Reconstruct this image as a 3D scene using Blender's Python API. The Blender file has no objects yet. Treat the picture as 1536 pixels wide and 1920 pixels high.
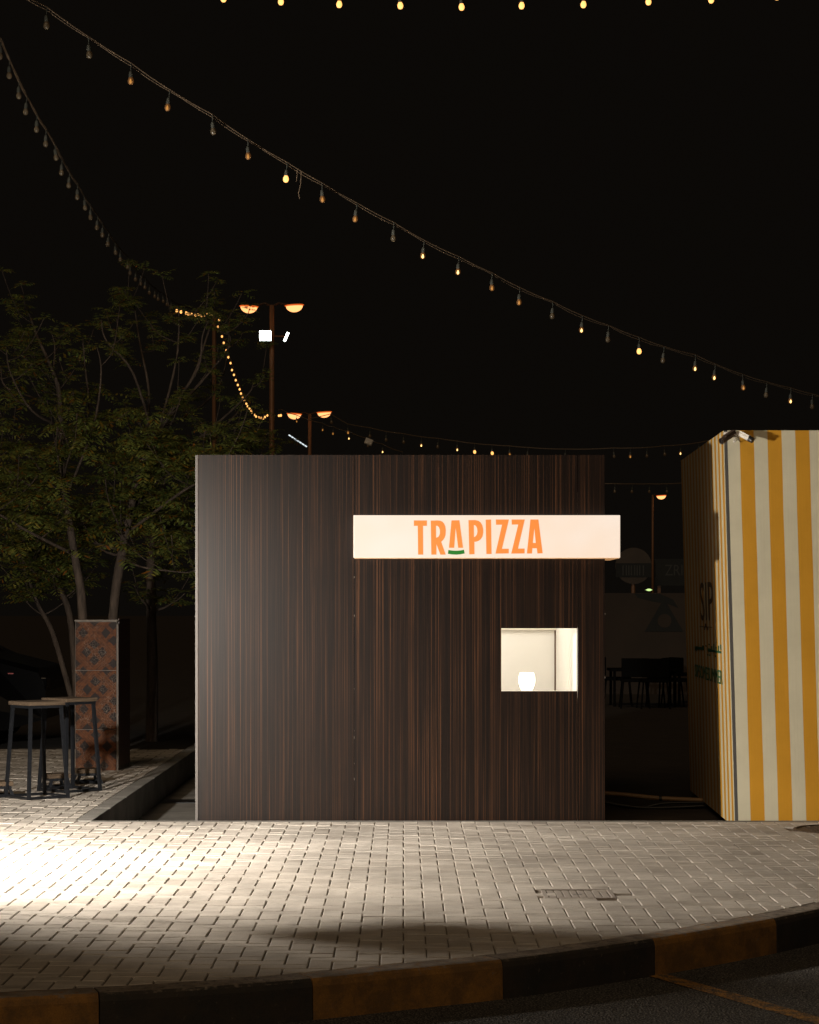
import bpy, bmesh, math, random
from mathutils import Vector, Matrix, noise

rnd = random.Random(7)
sc = bpy.context.scene
C = sc.collection

# ------------------------------------------------------------------ camera
F, CX, CY, H = 4240.0, 757.0, 1140.0, 1.5      # focal length and horizon in photo pixels, eye height
cam_d = bpy.data.cameras.new('camera'); cam = bpy.data.objects.new('camera', cam_d); C.objects.link(cam)
cam.location = (0, 0, H); cam.rotation_euler = (math.pi / 2, 0, 0)
cam_d.sensor_width = 36; cam_d.lens = F / 1920 * 36
cam_d.shift_x = (768 - CX) / 1920; cam_d.shift_y = (CY - 960) / 1920
cam_d.clip_start = 0.1; cam_d.clip_end = 600
sc.camera = cam

# ------------------------------------------------------------------ night sky
w = bpy.data.worlds.new('World'); sc.world = w; w.use_nodes = True
bg = w.node_tree.nodes['Background']; bg.inputs[0].default_value = (1.0, 0.80, 0.60, 1); bg.inputs[1].default_value = 0.0033

# ------------------------------------------------------------------ lights
def light(name, typ, energy, color, loc, target=None, **kw):
    d = bpy.data.lights.new(name, typ); d.energy = energy; d.color = color
    for k, v in kw.items(): setattr(d, k, v)
    o = bpy.data.objects.new(name, d); C.objects.link(o); o.location = loc
    if target is not None:
        o.rotation_euler = (Vector(target) - Vector(loc)).to_track_quat('-Z', 'Y').to_euler()
    return o
light('flood_lamp_light', 'SPOT', 1650, (1.0, 0.93, 0.84), (-3.5, 11.67, 1.85), (-2.45, 14.35, 0.25),
      spot_size=math.radians(86), spot_blend=1.0, shadow_soft_size=0.10)
light('flood_lamp_spill', 'SPOT', 1650, (1.0, 0.91, 0.80), (-3.5, 11.67, 1.85), (0.5, 15.0, 0.5),
      spot_size=math.radians(160), spot_blend=1.0, shadow_soft_size=0.10)
light('street_glow', 'SUN', 0.40, (1.0, 0.72, 0.45), (0, 0, 10), (3.4, 11, 0.5), angle=math.radians(25))

vs = sc.view_settings
vs.view_transform = 'Standard'; vs.look = 'None'; vs.exposure = 0; vs.gamma = 1; vs.use_curve_mapping = False

# ------------------------------------------------------------------ geometry helpers
def P(px, py, Z): return Vector(((px - CX) * Z / F, Z, H - (py - CY) * Z / F))
def G(px, py, h=0.0):
    Z = (H - h) * F / (py - CY); return Vector(((px - CX) * Z / F, Z, h))

def obj(name, bm, m, parent=None, smooth=False):
    me = bpy.data.meshes.new(name)
    bmesh.ops.recalc_face_normals(bm, faces=bm.faces)
    bm.to_mesh(me); bm.free()
    return obj_me(name, me, m, parent, smooth)
def obj_me(name, me, m=None, parent=None, smooth=False):
    if m is not None:
        for k in (m if isinstance(m, (list, tuple)) else [m]): me.materials.append(k)
    if smooth: me.polygons.foreach_set('use_smooth', [True] * len(me.polygons))
    o = bpy.data.objects.new(name, me); C.objects.link(o)
    if parent is not None: o.parent = parent
    return o
def inst(name, me, parent, loc=(0, 0, 0), rot=(0, 0, 0), scale=None):
    o = bpy.data.objects.new(name, me); C.objects.link(o); o.parent = parent
    o.location = loc; o.rotation_euler = rot
    if scale: o.scale = scale
    return o
def tag(o, label=None, cat=None, group=None, kind=None):
    if label: o['label'] = label
    if cat: o['category'] = cat
    if group: o['group'] = group
    if kind: o['kind'] = kind
    return o
def thing(name, label, cat, loc=(0, 0, 0), rz=0, group=None):
    o = bpy.data.objects.new(name, None); C.objects.link(o); o.empty_display_size = 0.1
    o.location = loc; o.rotation_euler = (0, 0, rz)
    return tag(o, label, cat, group)

def add_box(bm, lo, hi, M=None, bevel=0.0, mi=0):
    vsx = [Vector((x, y, z)) for x in (lo[0], hi[0]) for y in (lo[1], hi[1]) for z in (lo[2], hi[2])]
    if M: vsx = [M @ v for v in vsx]
    v = [bm.verts.new(p) for p in vsx]
    fs = [bm.faces.new([v[i] for i in q]) for q in ((0, 1, 3, 2), (4, 6, 7, 5), (0, 4, 5, 1), (2, 3, 7, 6), (0, 2, 6, 4), (1, 5, 7, 3))]
    for f in fs: f.material_index = mi
    if bevel > 0:
        es = list({e for f in fs for e in f.edges})
        r = bmesh.ops.bevel(bm, geom=es, offset=bevel, segments=2, affect='EDGES', profile=0.6)
        for f in r['faces']: f.material_index = mi
def box(lo, hi, M=None, bevel=0.0):
    bm = bmesh.new(); add_box(bm, lo, hi, M, bevel); return bm
def add_tube(bm, pts, rad, n=6, cap=True, mi=0):
    pts = [Vector(p) for p in pts]
    rs = rad if isinstance(rad, (list, tuple)) else [rad] * len(pts)
    rings = []
    ref = Vector((0.13, 0.2, 1)).normalized()
    for i, p in enumerate(pts):
        t = (pts[min(i + 1, len(pts) - 1)] - pts[max(i - 1, 0)])
        if t.length < 1e-9: t = Vector((0, 0, 1))
        t.normalize()
        u = t.cross(ref)
        if u.length < 0.15: u = t.cross(Vector((1, 0, 0)))
        u.normalize(); v = t.cross(u)
        rings.append([bm.verts.new(p + (u * math.cos(a) + v * math.sin(a)) * rs[i]) for a in [2 * math.pi * k / n for k in range(n)]])
    for a, b in zip(rings, rings[1:]):
        for k in range(n):
            f = bm.faces.new((a[k], a[(k + 1) % n], b[(k + 1) % n], b[k])); f.material_index = mi
    if cap:
        bm.faces.new(rings[0][::-1]).material_index = mi; bm.faces.new(rings[-1]).material_index = mi
def add_lathe(bm, prof, n=12, M=None, mi=0, cap=True):
    rings = []
    for r, z in prof:
        ring = []
        for k in range(n):
            a = 2 * math.pi * k / n
            p = Vector((r * math.cos(a), r * math.sin(a), z))
            ring.append(bm.verts.new(M @ p if M else p))
        rings.append(ring)
    for a, b in zip(rings, rings[1:]):
        for k in range(n):
            bm.faces.new((a[k], a[(k + 1) % n], b[(k + 1) % n], b[k])).material_index = mi
    if cap:
        bm.faces.new(rings[0][::-1]).material_index = mi; bm.faces.new(rings[-1]).material_index = mi
def lathe(prof, n=12, M=None):
    bm = bmesh.new(); add_lathe(bm, prof, n, M); return bm
def add_prism(bm, poly, dvec, mi=0):
    """poly: list of 3D points (planar, convex or not), extruded along dvec"""
    a = [bm.verts.new(p) for p in poly]; b = [bm.verts.new(Vector(p) + Vector(dvec)) for p in poly]
    bm.faces.new(a).material_index = mi; bm.faces.new(b[::-1]).material_index = mi
    n = len(a)
    for i in range(n): bm.faces.new((a[i], b[i], b[(i + 1) % n], a[(i + 1) % n])).material_index = mi
def curve_mesh(name, loops, depth):
    """flat letter shape (with holes) in x/y, thickness depth -> mesh"""
    cu = bpy.data.curves.new(name, 'CURVE'); cu.dimensions = '2D'; cu.fill_mode = 'BOTH'; cu.extrude = depth / 2
    for lp in loops:
        sp = cu.splines.new('POLY'); sp.points.add(len(lp) - 1)
        for q, (x, y) in zip(sp.points, lp): q.co = (x, y, 0, 1)
        sp.use_cyclic_u = True
    o = bpy.data.objects.new(name, cu); C.objects.link(o)
    dg = bpy.context.evaluated_depsgraph_get(); dg.update()
    me = bpy.data.meshes.new_from_object(o.evaluated_get(dg))
    bpy.data.objects.remove(o); me.name = name
    return me
def text_mesh(name, txt, depth=0.002):
    """text fitted into the unit square x 0..1, y 0..1"""
    cu = bpy.data.curves.new(name, 'FONT'); cu.body = txt; cu.extrude = depth / 2; cu.resolution_u = 3
    o = bpy.data.objects.new(name, cu); C.objects.link(o)
    dg = bpy.context.evaluated_depsgraph_get(); dg.update()
    me = bpy.data.meshes.new_from_object(o.evaluated_get(dg))
    bpy.data.objects.remove(o); me.name = name
    xs = [v.co.x for v in me.vertices]; ys = [v.co.y for v in me.vertices]
    x0, x1, y0, y1 = min(xs), max(xs), min(ys), max(ys)
    for v in me.vertices: v.co.x = (v.co.x - x0) / (x1 - x0); v.co.y = (v.co.y - y0) / (y1 - y0)
    return me

# ------------------------------------------------------------------ material helpers
class NT:
    def __init__(s, name):
        s.m = bpy.data.materials.new(name); s.m.use_nodes = True
        s.t = s.m.node_tree; s.n = s.t.nodes; s.b = s.n['Principled BSDF']; s.out = s.n['Material Output']
    def new(s, typ, **kw):
        x = s.n.new(typ)
        for k, v in kw.items(): setattr(x, k, v)
        return x
    def link(s, a, b): s.t.links.new(a, b)
    def put(s, sock, v):
        if isinstance(v, bpy.types.NodeSocket): s.link(v, sock)
        elif isinstance(v, (tuple, list)) and len(v) == 3 and sock.type == 'RGBA': sock.default_value = (*v, 1)
        else: sock.default_value = v
    def math(s, op, a, b=0.0, c=None):
        x = s.new('ShaderNodeMath', operation=op); s.put(x.inputs[0], a); s.put(x.inputs[1], b)
        if c is not None: s.put(x.inputs[2], c)
        return x.outputs[0]
    def mix(s, f, a, b, blend='MIX'):
        x = s.new('ShaderNodeMix', data_type='RGBA', blend_type=blend)
        s.put(x.inputs[0], f); s.put(x.inputs[6], a); s.put(x.inputs[7], b); return x.outputs[2]
    def ramp(s, f, *stops):
        x = s.new('ShaderNodeValToRGB'); e = x.color_ramp.elements
        while len(e) < len(stops): e.new(0.5)
        for el, (p, c) in zip(e, stops):
            el.position = p; el.color = (c, c, c, 1) if isinstance(c, (int, float)) else (*c, 1)
        s.link(f, x.inputs[0]); return x.outputs[0]
    def coord(s, kind='Object', scale=(1, 1, 1), loc=(0, 0, 0)):
        mp = s.new('ShaderNodeMapping'); mp.inputs['Scale'].default_value = scale; mp.inputs['Location'].default_value = loc
        if kind == 'Position': src = s.new('ShaderNodeNewGeometry').outputs['Position']
        else: src = s.new('ShaderNodeTexCoord').outputs[kind]
        s.link(src, mp.inputs[0]); return mp.outputs[0]
    def noise(s, vec, scale=5, detail=4, rough=0.55, dist=0.0):
        x = s.new('ShaderNodeTexNoise'); x.inputs['Scale'].default_value = scale; x.inputs['Detail'].default_value = detail
        x.inputs['Roughness'].default_value = rough; x.inputs['Distortion'].default_value = dist
        s.link(vec, x.inputs['Vector']); return x.outputs[0]
    def vor(s, vec, scale=5, feature='F1', out=0):
        x = s.new('ShaderNodeTexVoronoi', feature=feature); x.inputs['Scale'].default_value = scale
        s.link(vec, x.inputs['Vector']); return x.outputs[out]
    def bump(s, h, strength=0.3, dist=0.01):
        x = s.new('ShaderNodeBump'); x.inputs['Strength'].default_value = strength; x.inputs['Distance'].default_value = dist
        s.link(h, x.inputs['Height']); s.link(x.outputs[0], s.b.inputs['Normal'])
    def set(s, **kw):
        names = dict(color='Base Color', rough='Roughness', metal='Metallic', spec='Specular IOR Level', ecol='Emission Color', estr='Emission Strength', alpha='Alpha', coat='Coat Weight', crough='Coat Roughness', trans='Transmission Weight', aniso='Anisotropic')
        for k, v in kw.items(): s.put(s.b.inputs[names[k]], v)
        return s
def plain(name, col, rough=0.6, metal=0.0, var=0.15, scale=8, bump=0.0, spec=0.5):
    t = NT(name); n = t.noise(t.coord(), scale, 5)
    k = t.ramp(n, (0.3, 1 - var), (0.7, 1 + var) if 1 + var <= 1 else (0.7, 1.0))
    t.set(color=t.mix(1.0, col, k, 'MULTIPLY'), rough=rough, metal=metal, spec=spec)
    if bump: t.bump(n, bump, 0.005)
    return t.m
def emit(name, col, strength, base=(0.02, 0.02, 0.02)):
    t = NT(name); t.set(color=base, ecol=col, estr=strength, rough=0.4); return t.m

# paving blocks: pale sand concrete, each one a little different
t = NT('paver_concrete')
pos = t.coord('Position')
oi = t.new('ShaderNodeObjectInfo').outputs['Random']
isl = t.new('ShaderNodeNewGeometry').outputs['Random Per Island']
r = t.math('FRACT', t.math('ADD', oi, isl))
base = t.ramp(r, (0.0, (0.49, 0.44, 0.38)), (0.5, (0.56, 0.508, 0.445)), (1.0, (0.62, 0.568, 0.50)))
fine = t.noise(pos, 160, 3, 0.7)
mid = t.noise(pos, 9, 5, 0.6)
big = t.noise(pos, 1.3, 4, 0.6)
col = t.mix(1.0, base, t.ramp(fine, (0.30, 0.78), (0.62, 1.0)), 'MULTIPLY')
col = t.mix(1.0, col, t.ramp(mid, (0.30, 0.80), (0.55, 1.0)), 'MULTIPLY')
col = t.mix(1.0, col, t.ramp(big, (0.35, 0.74), (0.6, 1.0)), 'MULTIPLY')
spot_v = t.vor(pos, 7.0)
col = t.mix(t.ramp(spot_v, (0.02, 0.6), (0.055, 0.0)), col, (0.06, 0.05, 0.04))
t.set(color=col, rough=t.ramp(mid, (0.3, 0.62), (0.7, 0.85)), spec=0.35)
t.bump(t.math('ADD', fine, t.math('MULTIPLY', mid, 0.6)), 0.5, 0.004)
M_paver = t.m

t = NT('joint_sand'); pos = t.coord('Position')
t.set(color=t.mix(t.noise(pos, 90, 3), (0.11, 0.09, 0.07), (0.26, 0.225, 0.18)), rough=0.95); t.bump(t.noise(pos, 140, 3), 0.6, 0.004)
M_sand = t.m

t = NT('asphalt'); pos = t.coord('Position')
sp = t.vor(pos, 85); n2 = t.noise(pos, 105, 2, 0.8); n3 = t.noise(pos, 1.2, 4)
col = t.ramp(n2, (0.40, (0.015, 0.014, 0.013)), (0.52, (0.07, 0.065, 0.058)), (0.64, (0.30, 0.28, 0.25)))
col = t.mix(1.0, col, t.ramp(n3, (0.3, 0.65), (0.7, 1.0)), 'MULTIPLY')
t.set(color=col, rough=0.8, spec=0.4); t.bump(t.math('ADD', sp, n2), 1.0, 0.008)
M_asphalt = t.m

t = NT('road_yellow'); pos = t.coord('Position')
sp = t.vor(pos, 85); n2 = t.noise(pos, 100, 3, 0.8); n1 = t.noise(pos, 18, 4)
wear = t.ramp(t.math('ADD', t.math('MULTIPLY', n2, 0.6), t.math('MULTIPLY', n1, 0.4)), (0.44, 0.0), (0.56, 1.0))
t.set(color=t.mix(wear, (0.42, 0.20, 0.03), (0.05, 0.045, 0.04)), rough=0.75); t.bump(t.math('ADD', sp, n2), 0.8, 0.006)
M_road_yellow = t.m

def kerb_mat(name, paint):
    t = NT(name); pos = t.coord('Position')
    n = t.noise(pos, 26, 6, 0.65); n2 = t.noise(pos, 180, 3, 0.7)
    sep = t.new('ShaderNodeSeparateXYZ'); t.link(t.new('ShaderNodeNewGeometry').outputs['Normal'], sep.inputs[0])
    up = t.ramp(sep.outputs[2], (0.55, 0.0), (0.9, 0.30))            # foot wear on the tread of the kerb
    wear = t.ramp(t.math('ADD', n, up), (0.64, 0.0), (0.78, 1.0))
    col = t.mix(wear, paint, (0.34, 0.29, 0.24))
    col = t.mix(1.0, col, t.ramp(n2, (0.3, 0.65), (0.65, 1.0)), 'MULTIPLY')
    col = t.mix(t.ramp(t.noise(pos, 6, 6, 0.7), (0.42, 0.55), (0.6, 0.0)), col, (0.07, 0.055, 0.042))
    t.set(color=col, rough=0.7, spec=0.3); t.bump(t.math('ADD', n2, n), 0.5, 0.004); return t.m
M_kerb_y = kerb_mat('kerb_yellow_paint', (0.44, 0.225, 0.06))
M_kerb_b = kerb_mat('kerb_black_paint', (0.048, 0.047, 0.045))

t = NT('concrete_ground'); pos = t.coord('Position')
n = t.noise(pos, 3, 6, 0.6); n2 = t.noise(pos, 60, 4, 0.7)
col = t.ramp(n, (0.3, (0.16, 0.15, 0.13)), (0.7, (0.30, 0.28, 0.25)))
col = t.mix(1.0, col, t.ramp(n2, (0.3, 0.7), (0.7, 1.0)), 'MULTIPLY')
t.set(color=col, rough=0.85); t.bump(n2, 0.4, 0.01)
M_concrete = t.m

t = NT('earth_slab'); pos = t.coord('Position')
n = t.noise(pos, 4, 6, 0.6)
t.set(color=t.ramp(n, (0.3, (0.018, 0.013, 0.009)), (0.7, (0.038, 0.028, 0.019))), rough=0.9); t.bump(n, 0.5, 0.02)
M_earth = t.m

# dark macassar laminate with fine upright copper streaks
t = NT('dark_laminate')
oi = t.math('MULTIPLY', t.new('ShaderNodeObjectInfo').outputs['Random'], 37.0)
cmb = t.new('ShaderNodeCombineXYZ'); t.link(oi, cmb.inputs[0]); t.link(oi, cmb.inputs[1])
def lam(scale):
    va = t.new('ShaderNodeVectorMath', operation='ADD'); t.link(t.coord('Object', scale), va.inputs[0]); t.link(cmb.outputs[0], va.inputs[1]); return va.outputs[0]
n1 = t.noise(lam((1, 1, 0.0016)), 185, 3, 0.6)
n2 = t.noise(lam((1, 1, 0.005)), 300, 2, 0.6)
n3 = t.noise(lam((1, 1, 0.30)), 6, 3, 0.5)
streak = t.ramp(n1, (0.555, 0.0), (0.63, 1.0))
str2 = t.ramp(n2, (0.50, 0.0), (0.66, 1.0))
col = t.mix(str2, (0.0048, 0.0024, 0.0014), (0.0150, 0.0066, 0.0036))
col = t.mix(t.math('MULTIPLY', streak, t.ramp(n3, (0.35, 0.45), (0.7, 1.0))), col, (0.074, 0.031, 0.0130))
sm = t.noise(t.coord('Object'), 2.2, 5, 0.6)
t.set(color=col, rough=0.36, spec=0.33)
M_lam = t.m

t = NT('sign_acrylic')                        # backlit acrylic: lamps inside shine unevenly through it
n = t.noise(t.coord('Object'), 1.6, 2)
ec = t.ramp(n, (0.35, (1.0, 0.75, 0.55)), (0.62, (1.0, 0.83, 0.69)))
t.set(color=(0.10, 0.095, 0.09), ecol=ec, estr=0.90, rough=0.35); M_sign = t.m
M_sign_under = emit('sign_underside', (1.0, 0.50, 0.20), 0.42, (0.5, 0.4, 0.3))
M_letter = emit('orange_vinyl', (1.0, 0.29, 0.055), 0.80, (0.20, 0.06, 0.012))
M_green = emit('green_vinyl', (0.01, 0.16, 0.015), 0.9, (0.005, 0.05, 0.005))
M_alu = plain('aluminium_edge', (0.085, 0.075, 0.068), 0.5, 0.2, 0.1)
M_cream = plain('cream_wall', (0.80, 0.76, 0.70), 0.55, 0, 0.03, 3)
M_shelf = plain('cream_shelf', (0.72, 0.66, 0.55), 0.4, 0, 0.04, 5)
M_lampglass = emit('lamp_glass_lit', (1.0, 0.95, 0.80), 1.5, (0.8, 0.8, 0.75))

# printed stripes on ribbed vinyl; u = metres across, v = metres up
t = NT('striped_vinyl')
uv = t.new('ShaderNodeUVMap').outputs[0]
sep = t.new('ShaderNodeSeparateXYZ'); t.link(uv, sep.inputs[0])
u = sep.outputs[0]
wob = t.math('MULTIPLY', t.math('SUBTRACT', t.noise(t.coord('Position', (0.4, 0.4, 1.0)), 1.2, 2), 0.5), 0.05)
fr = t.math('FRACT', t.math('ADD', u, wob))
stp = t.ramp(fr, (0.488, 0.0), (0.500, 1.0)); stp.node.color_ramp.interpolation = 'LINEAR'
dirt = t.noise(t.coord('Position'), 3.0, 6, 0.6); fine = t.noise(t.coord('Position', (1, 1, 0.15)), 70, 3)
col = t.mix(stp, (0.60, 0.56, 0.415), (0.56, 0.275, 0.020))
col = t.mix(1.0, col, t.ramp(dirt, (0.3, 0.90), (0.6, 1.0)), 'MULTIPLY')
wv = t.math('SINE', t.math('MULTIPLY', u, 2 * math.pi * 9))
crease = t.noise(t.coord('Position', (1, 1, 0.5)), 2.0, 4, 0.5, 0.6)
t.set(color=col, rough=0.62, spec=0.35)
t.bump(t.math('ADD', t.math('MULTIPLY', wv, 0.035), t.math('MULTIPLY', crease, 4.0)), 0.35, 0.008)
M_stripe = t.m
M_gap = plain('charcoal_corner', (0.075, 0.072, 0.068), 0.6)
M_black_print = plain('black_print', (0.10, 0.06, 0.025), 0.6)
M_green_print = plain('green_print', (0.006, 0.10, 0.045), 0.6)

M_white_metal = plain('white_painted_metal', (0.72, 0.68, 0.62), 0.4, 0, 0.05)
M_cam_brown = plain('bronze_housing', (0.12, 0.085, 0.065), 0.45, 0.1)
M_black = plain('black_plastic', (0.012, 0.012, 0.013), 0.35)
M_lens = plain('lens_glass', (0.01, 0.008, 0.008), 0.08, 0.0, 0.0)
M_steel_dark = plain('dark_steel', (0.035, 0.038, 0.045), 0.35, 0.6, 0.3, 30)

t = NT('weathered_wood'); v = t.coord('Object', (1, 14, 14))
n = t.noise(v, 6, 5, 0.6)
t.set(color=t.ramp(n, (0.3, (0.05, 0.034, 0.022)), (0.7, (0.14, 0.10, 0.066))), rough=0.8, spec=0.2); t.bump(n, 0.3, 0.003); M_wood = t.m

# patterned tile
t = NT('patterned_tile')
uv = t.coord('UV'); nz = t.noise(uv, 3.5, 3); 
sep = t.new('ShaderNodeSeparateXYZ'); t.link(uv, sep.inputs[0])
def petals(off):
    q = []
    for k in (0, 1):
        s_ = t.math('ADD', sep.outputs[k], off)
        q.append(t.math('ABSOLUTE', t.math('SUBTRACT', t.math('FRACT', s_), 0.5)))
    a = t.math('MAXIMUM', q[0], q[1]); b = t.math('MINIMUM', q[0], q[1])
    d = t.math('ADD', t.math('ABSOLUTE', t.math('SUBTRACT', a, 0.205)), t.math('MULTIPLY', b, 0.9))
    d = t.math('ADD', d, t.math('MULTIPLY', t.math('SUBTRACT', nz, 0.5), 0.05))
    return d
d = t.math('MINIMUM', petals(0.0), petals(0.5))
dark = t.ramp(d, (0.120, 1.0), (0.138, 0.0))
ring = t.ramp(t.math('PINGPONG', t.math('MULTIPLY', d, 6), 0.5), (0.40, 0.0), (0.48, 0.5))
n = t.noise(uv, 9, 5, 0.7)
col = t.ramp(n, (0.3, (0.028, 0.008, 0.003)), (0.7, (0.125, 0.038, 0.007)))
col = t.mix(ring, col, (0.13, 0.055, 0.022))
col = t.mix(dark, col, (0.016, 0.010, 0.008))
crk = t.vor(t.coord('UV', (1, 1, 1), (3, 1, 0)), 13, 'DISTANCE_TO_EDGE')
mask = t.ramp(t.noise(uv, 1.6, 2), (0.45, 0.0), (0.62, 0.75))
col = t.mix(t.math('MULTIPLY', t.ramp(crk, (0.01, 1.0), (0.035, 0.0)), mask), col, (0.22, 0.17, 0.13))
t.set(color=col, rough=0.55, spec=0.15); M_tile = t.m
M_tile_brown = plain('brown_tile', (0.12, 0.045, 0.025), 0.4, 0, 0.5, 20)
M_grout = plain('pale_grout', (0.20, 0.175, 0.15), 0.85, 0, 0.3, 30)

t = NT('bark'); v = t.coord('Object', (1, 1, 0.25)); n = t.noise(v, 30, 5, 0.6)
t.set(color=t.ramp(n, (0.3, (0.045, 0.032, 0.024)), (0.7, (0.115, 0.084, 0.062))), rough=0.85); t.bump(n, 0.6, 0.01); M_bark = t.m
t = NT('leaf')
isl = t.new('ShaderNodeNewGeometry').outputs['Random Per Island']
col = t.ramp(isl, (0.0, (0.12, 0.17, 0.045)), (0.45, (0.19, 0.23, 0.055)), (0.84, (0.28, 0.27, 0.06)), (0.95, (0.26, 0.15, 0.015)), (1.0, (0.34, 0.12, 0.02)))
t.set(color=col, rough=0.5, spec=0.4)
tr = t.new('ShaderNodeBsdfTranslucent'); t.link(col, tr.inputs[0])
ms = t.new('ShaderNodeMixShader'); ms.inputs[0].default_value = 0.3
t.link(t.b.outputs[0], ms.inputs[1]); t.link(tr.outputs[0], ms.inputs[2]); t.link(ms.outputs[0], t.out.inputs[0])
M_leaf = t.m

M_cable = plain('string_cable', (0.15, 0.105, 0.065), 0.7)
M_socket = plain('bulb_socket', (0.06, 0.065, 0.055), 0.6)
def bulb_mat(name, ecol, estr, tint):
    t = NT(name); t.set(color=tint, rough=0.25, ecol=ecol, estr=estr); return t.m
M_bulb_off = bulb_mat('bulb_unlit', (1.0, 0.45, 0.15), 0.008, (0.09, 0.075, 0.05))
M_bulb_dim = bulb_mat('bulb_glow', (1.0, 0.36, 0.08), 0.05, (0.16, 0.09, 0.04))
M_bulb_lit = bulb_mat('bulb_lit', (1.0, 0.45, 0.12), 1.9, (0.5, 0.4, 0.2))
M_fil_dim = emit('filament_dim', (1.0, 0.42, 0.08), 0.6)
M_fil_mid = emit('filament_bright', (1.0, 0.60, 0.20), 3.0)
M_pole = plain('rusty_pole', (0.24, 0.12, 0.06), 0.55, 0.1, 0.2, 4)
M_sodium = emit('sodium_lens', (1.0, 0.40, 0.14), 2.0, (0.5, 0.3, 0.1))
M_rim = emit('orange_lens_rim', (1.0, 0.16, 0.02), 0.75, (0.2, 0.05, 0.02))
M_cold = emit('cold_flood_lens', (0.86, 1.0, 0.93), 14.0, (0.8, 0.8, 0.8))
M_head = plain('lamp_housing', (0.10, 0.055, 0.035), 0.5)

# ------------------------------------------------------------------ ground and setting
LEDGE_Y = 15.965; LEDGE_X = -2.2; ROAD_Z = -0.17
def sheet(name, poly, z, m, parent=None):
    bm = bmesh.new(); bm.faces.new([bm.verts.new((x, y, z)) for x, y in poly])
    o = obj(name, bm, m, parent)
    if parent is None: o['kind'] = 'structure'
    for p in o.data.polygons:
        if p.normal.z < 0: o.data.flip_normals(); break
    return o
# kerb edge: the outer (road side) top edge, read off the photo as ground points, and continued both ways
kp = [G(x, y) for x, y in ((0, 1870), (185, 1861), (390, 1849), (585, 1834), (768, 1815), (940, 1799), (1080, 1781), (1225, 1759), (1340, 1741), (1453, 1721), (1536, 1704))]
kpts = [Vector((p.x, p.y)) for p in kp]
d0 = (kpts[0] - kpts[1]).normalized(); d1 = (kpts[-1] - kpts[-2]).normalized()
left = [kpts[0] + d0 * (1.0 * i) - Vector((0, 0.01 * i * i)) for i in range(12, 0, -1)]
right = []; p = kpts[-1].copy(); ang = math.atan2(d1.y, d1.x)
for i in range(14):
    ang += 0.03; p = p + Vector((math.cos(ang), math.sin(ang))) * 0.8; right.append(p.copy())
kpts = left + kpts + right
# resample smoothly
def chaikin(ps, it=2):
    for _ in range(it):
        q = [ps[0]]
        for a, b in zip(ps, ps[1:]): q += [a * 0.75 + b * 0.25, a * 0.25 + b * 0.75]
        ps = q + [ps[-1]]
    return ps
kline = chaikin(kpts)
def kerb_y(x, line):
    for a, b in zip(line, line[1:]):
        if a.x <= x <= b.x:
            return a.y + (b.y - a.y) * (x - a.x) / max(1e-6, b.x - a.x)
    return line[0].y if x < line[0].x else line[-1].y
KW = 0.125
kinner = []
for i, p_ in enumerate(kline):
    tdir = (kline[min(i + 1, len(kline) - 1)] - kline[max(0, i - 1)]).normalized()
    kinner.append(p_ + Vector((-tdir.y, tdir.x)) * KW)

sheet('road', [(-80, -40), (80, -40), (80, 60), (60, 60)] + [(p_.x, p_.y + 0.06) for p_ in reversed(kline)] + [(-80, kline[0].y)], ROAD_Z, M_asphalt)
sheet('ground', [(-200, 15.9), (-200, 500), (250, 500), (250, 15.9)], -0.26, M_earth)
# sidewalk: bedding sheet, then blocks
walk = tag(sheet('sidewalk', [(p_.x, p_.y - 0.01) for p_ in kinner if -12 < p_.x < 7] + [(7.0, LEDGE_Y), (LEDGE_X, LEDGE_Y), (LEDGE_X, 34), (-12, 34)], -0.012, M_sand), kind='structure')
bm = bmesh.new()
add_box(bm, (LEDGE_X, LEDGE_Y - 0.10, -0.30), (7.0, LEDGE_Y, -0.001))
obj('edge_course', bm, M_concrete, walk)
bm = bmesh.new(); y = LEDGE_Y
edge_me = None
while y < 34:
    L = 0.98
    b2 = box((LEDGE_X - 0.12, y + 0.006, -0.27), (LEDGE_X + 0.0, y + L, 0.0), bevel=0.006)
    obj('edging_stone', b2, M_concrete, walk); y += 1.0
bm.free()

c0 = G(1022, 1684); c1 = G(1144, 1668)
COV = (c0.x + 0.0, c1.x, c0.y, c1.y)            # small access cover among the blocks
MHC = Vector((3.0, 15.3)); MHR = 0.36   # round manhole at the right

def clip(poly, nx, ny, c):
    """keep nx*x+ny*y<=c"""
    out = []
    for i in range(len(poly)):
        a, b = poly[i], poly[(i + 1) % len(poly)]
        da = nx * a[0] + ny * a[1] - c; db = nx * b[0] + ny * b[1] - c
        if da <= 0: out.append(a)
        if (da < 0 < db) or (db < 0 < da):
            s = da / (da - db); out.append((a[0] + (b[0] - a[0]) * s, a[1] + (b[1] - a[1]) * s))
    return out
def add_paver(bm, poly, zt=0.0, tilt=(0, 0), depth=0.03):
    n = len(poly)
    cx_ = sum(p_[0] for p_ in poly) / n; cy_ = sum(p_[1] for p_ in poly) / n
    ch = 0.0038
    def zz(x, y): return zt + tilt[0] * (x - cx_) + tilt[1] * (y - cy_)
    def inset(k):
        r = []
        for x, y in poly:
            dx, dy = cx_ - x, cy_ - y
            r.append((x + math.copysign(min(k, abs(dx)), dx), y + math.copysign(min(k, abs(dy)), dy)))
        return r
    top = inset(ch)
    vt = [bm.verts.new((x, y, zz(x, y))) for x, y in top]
    vm = [bm.verts.new((x, y, zz(x, y) - ch)) for x, y in poly]
    vb = [bm.verts.new((x, y, zt - depth)) for x, y in poly]
    bm.faces.new(vt)
    for i in range(n):
        j = (i + 1) % n
        bm.faces.new((vt[i], vm[i], vm[j], vt[j])); bm.faces.new((vm[i], vb[i], vb[j], vm[j]))
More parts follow.
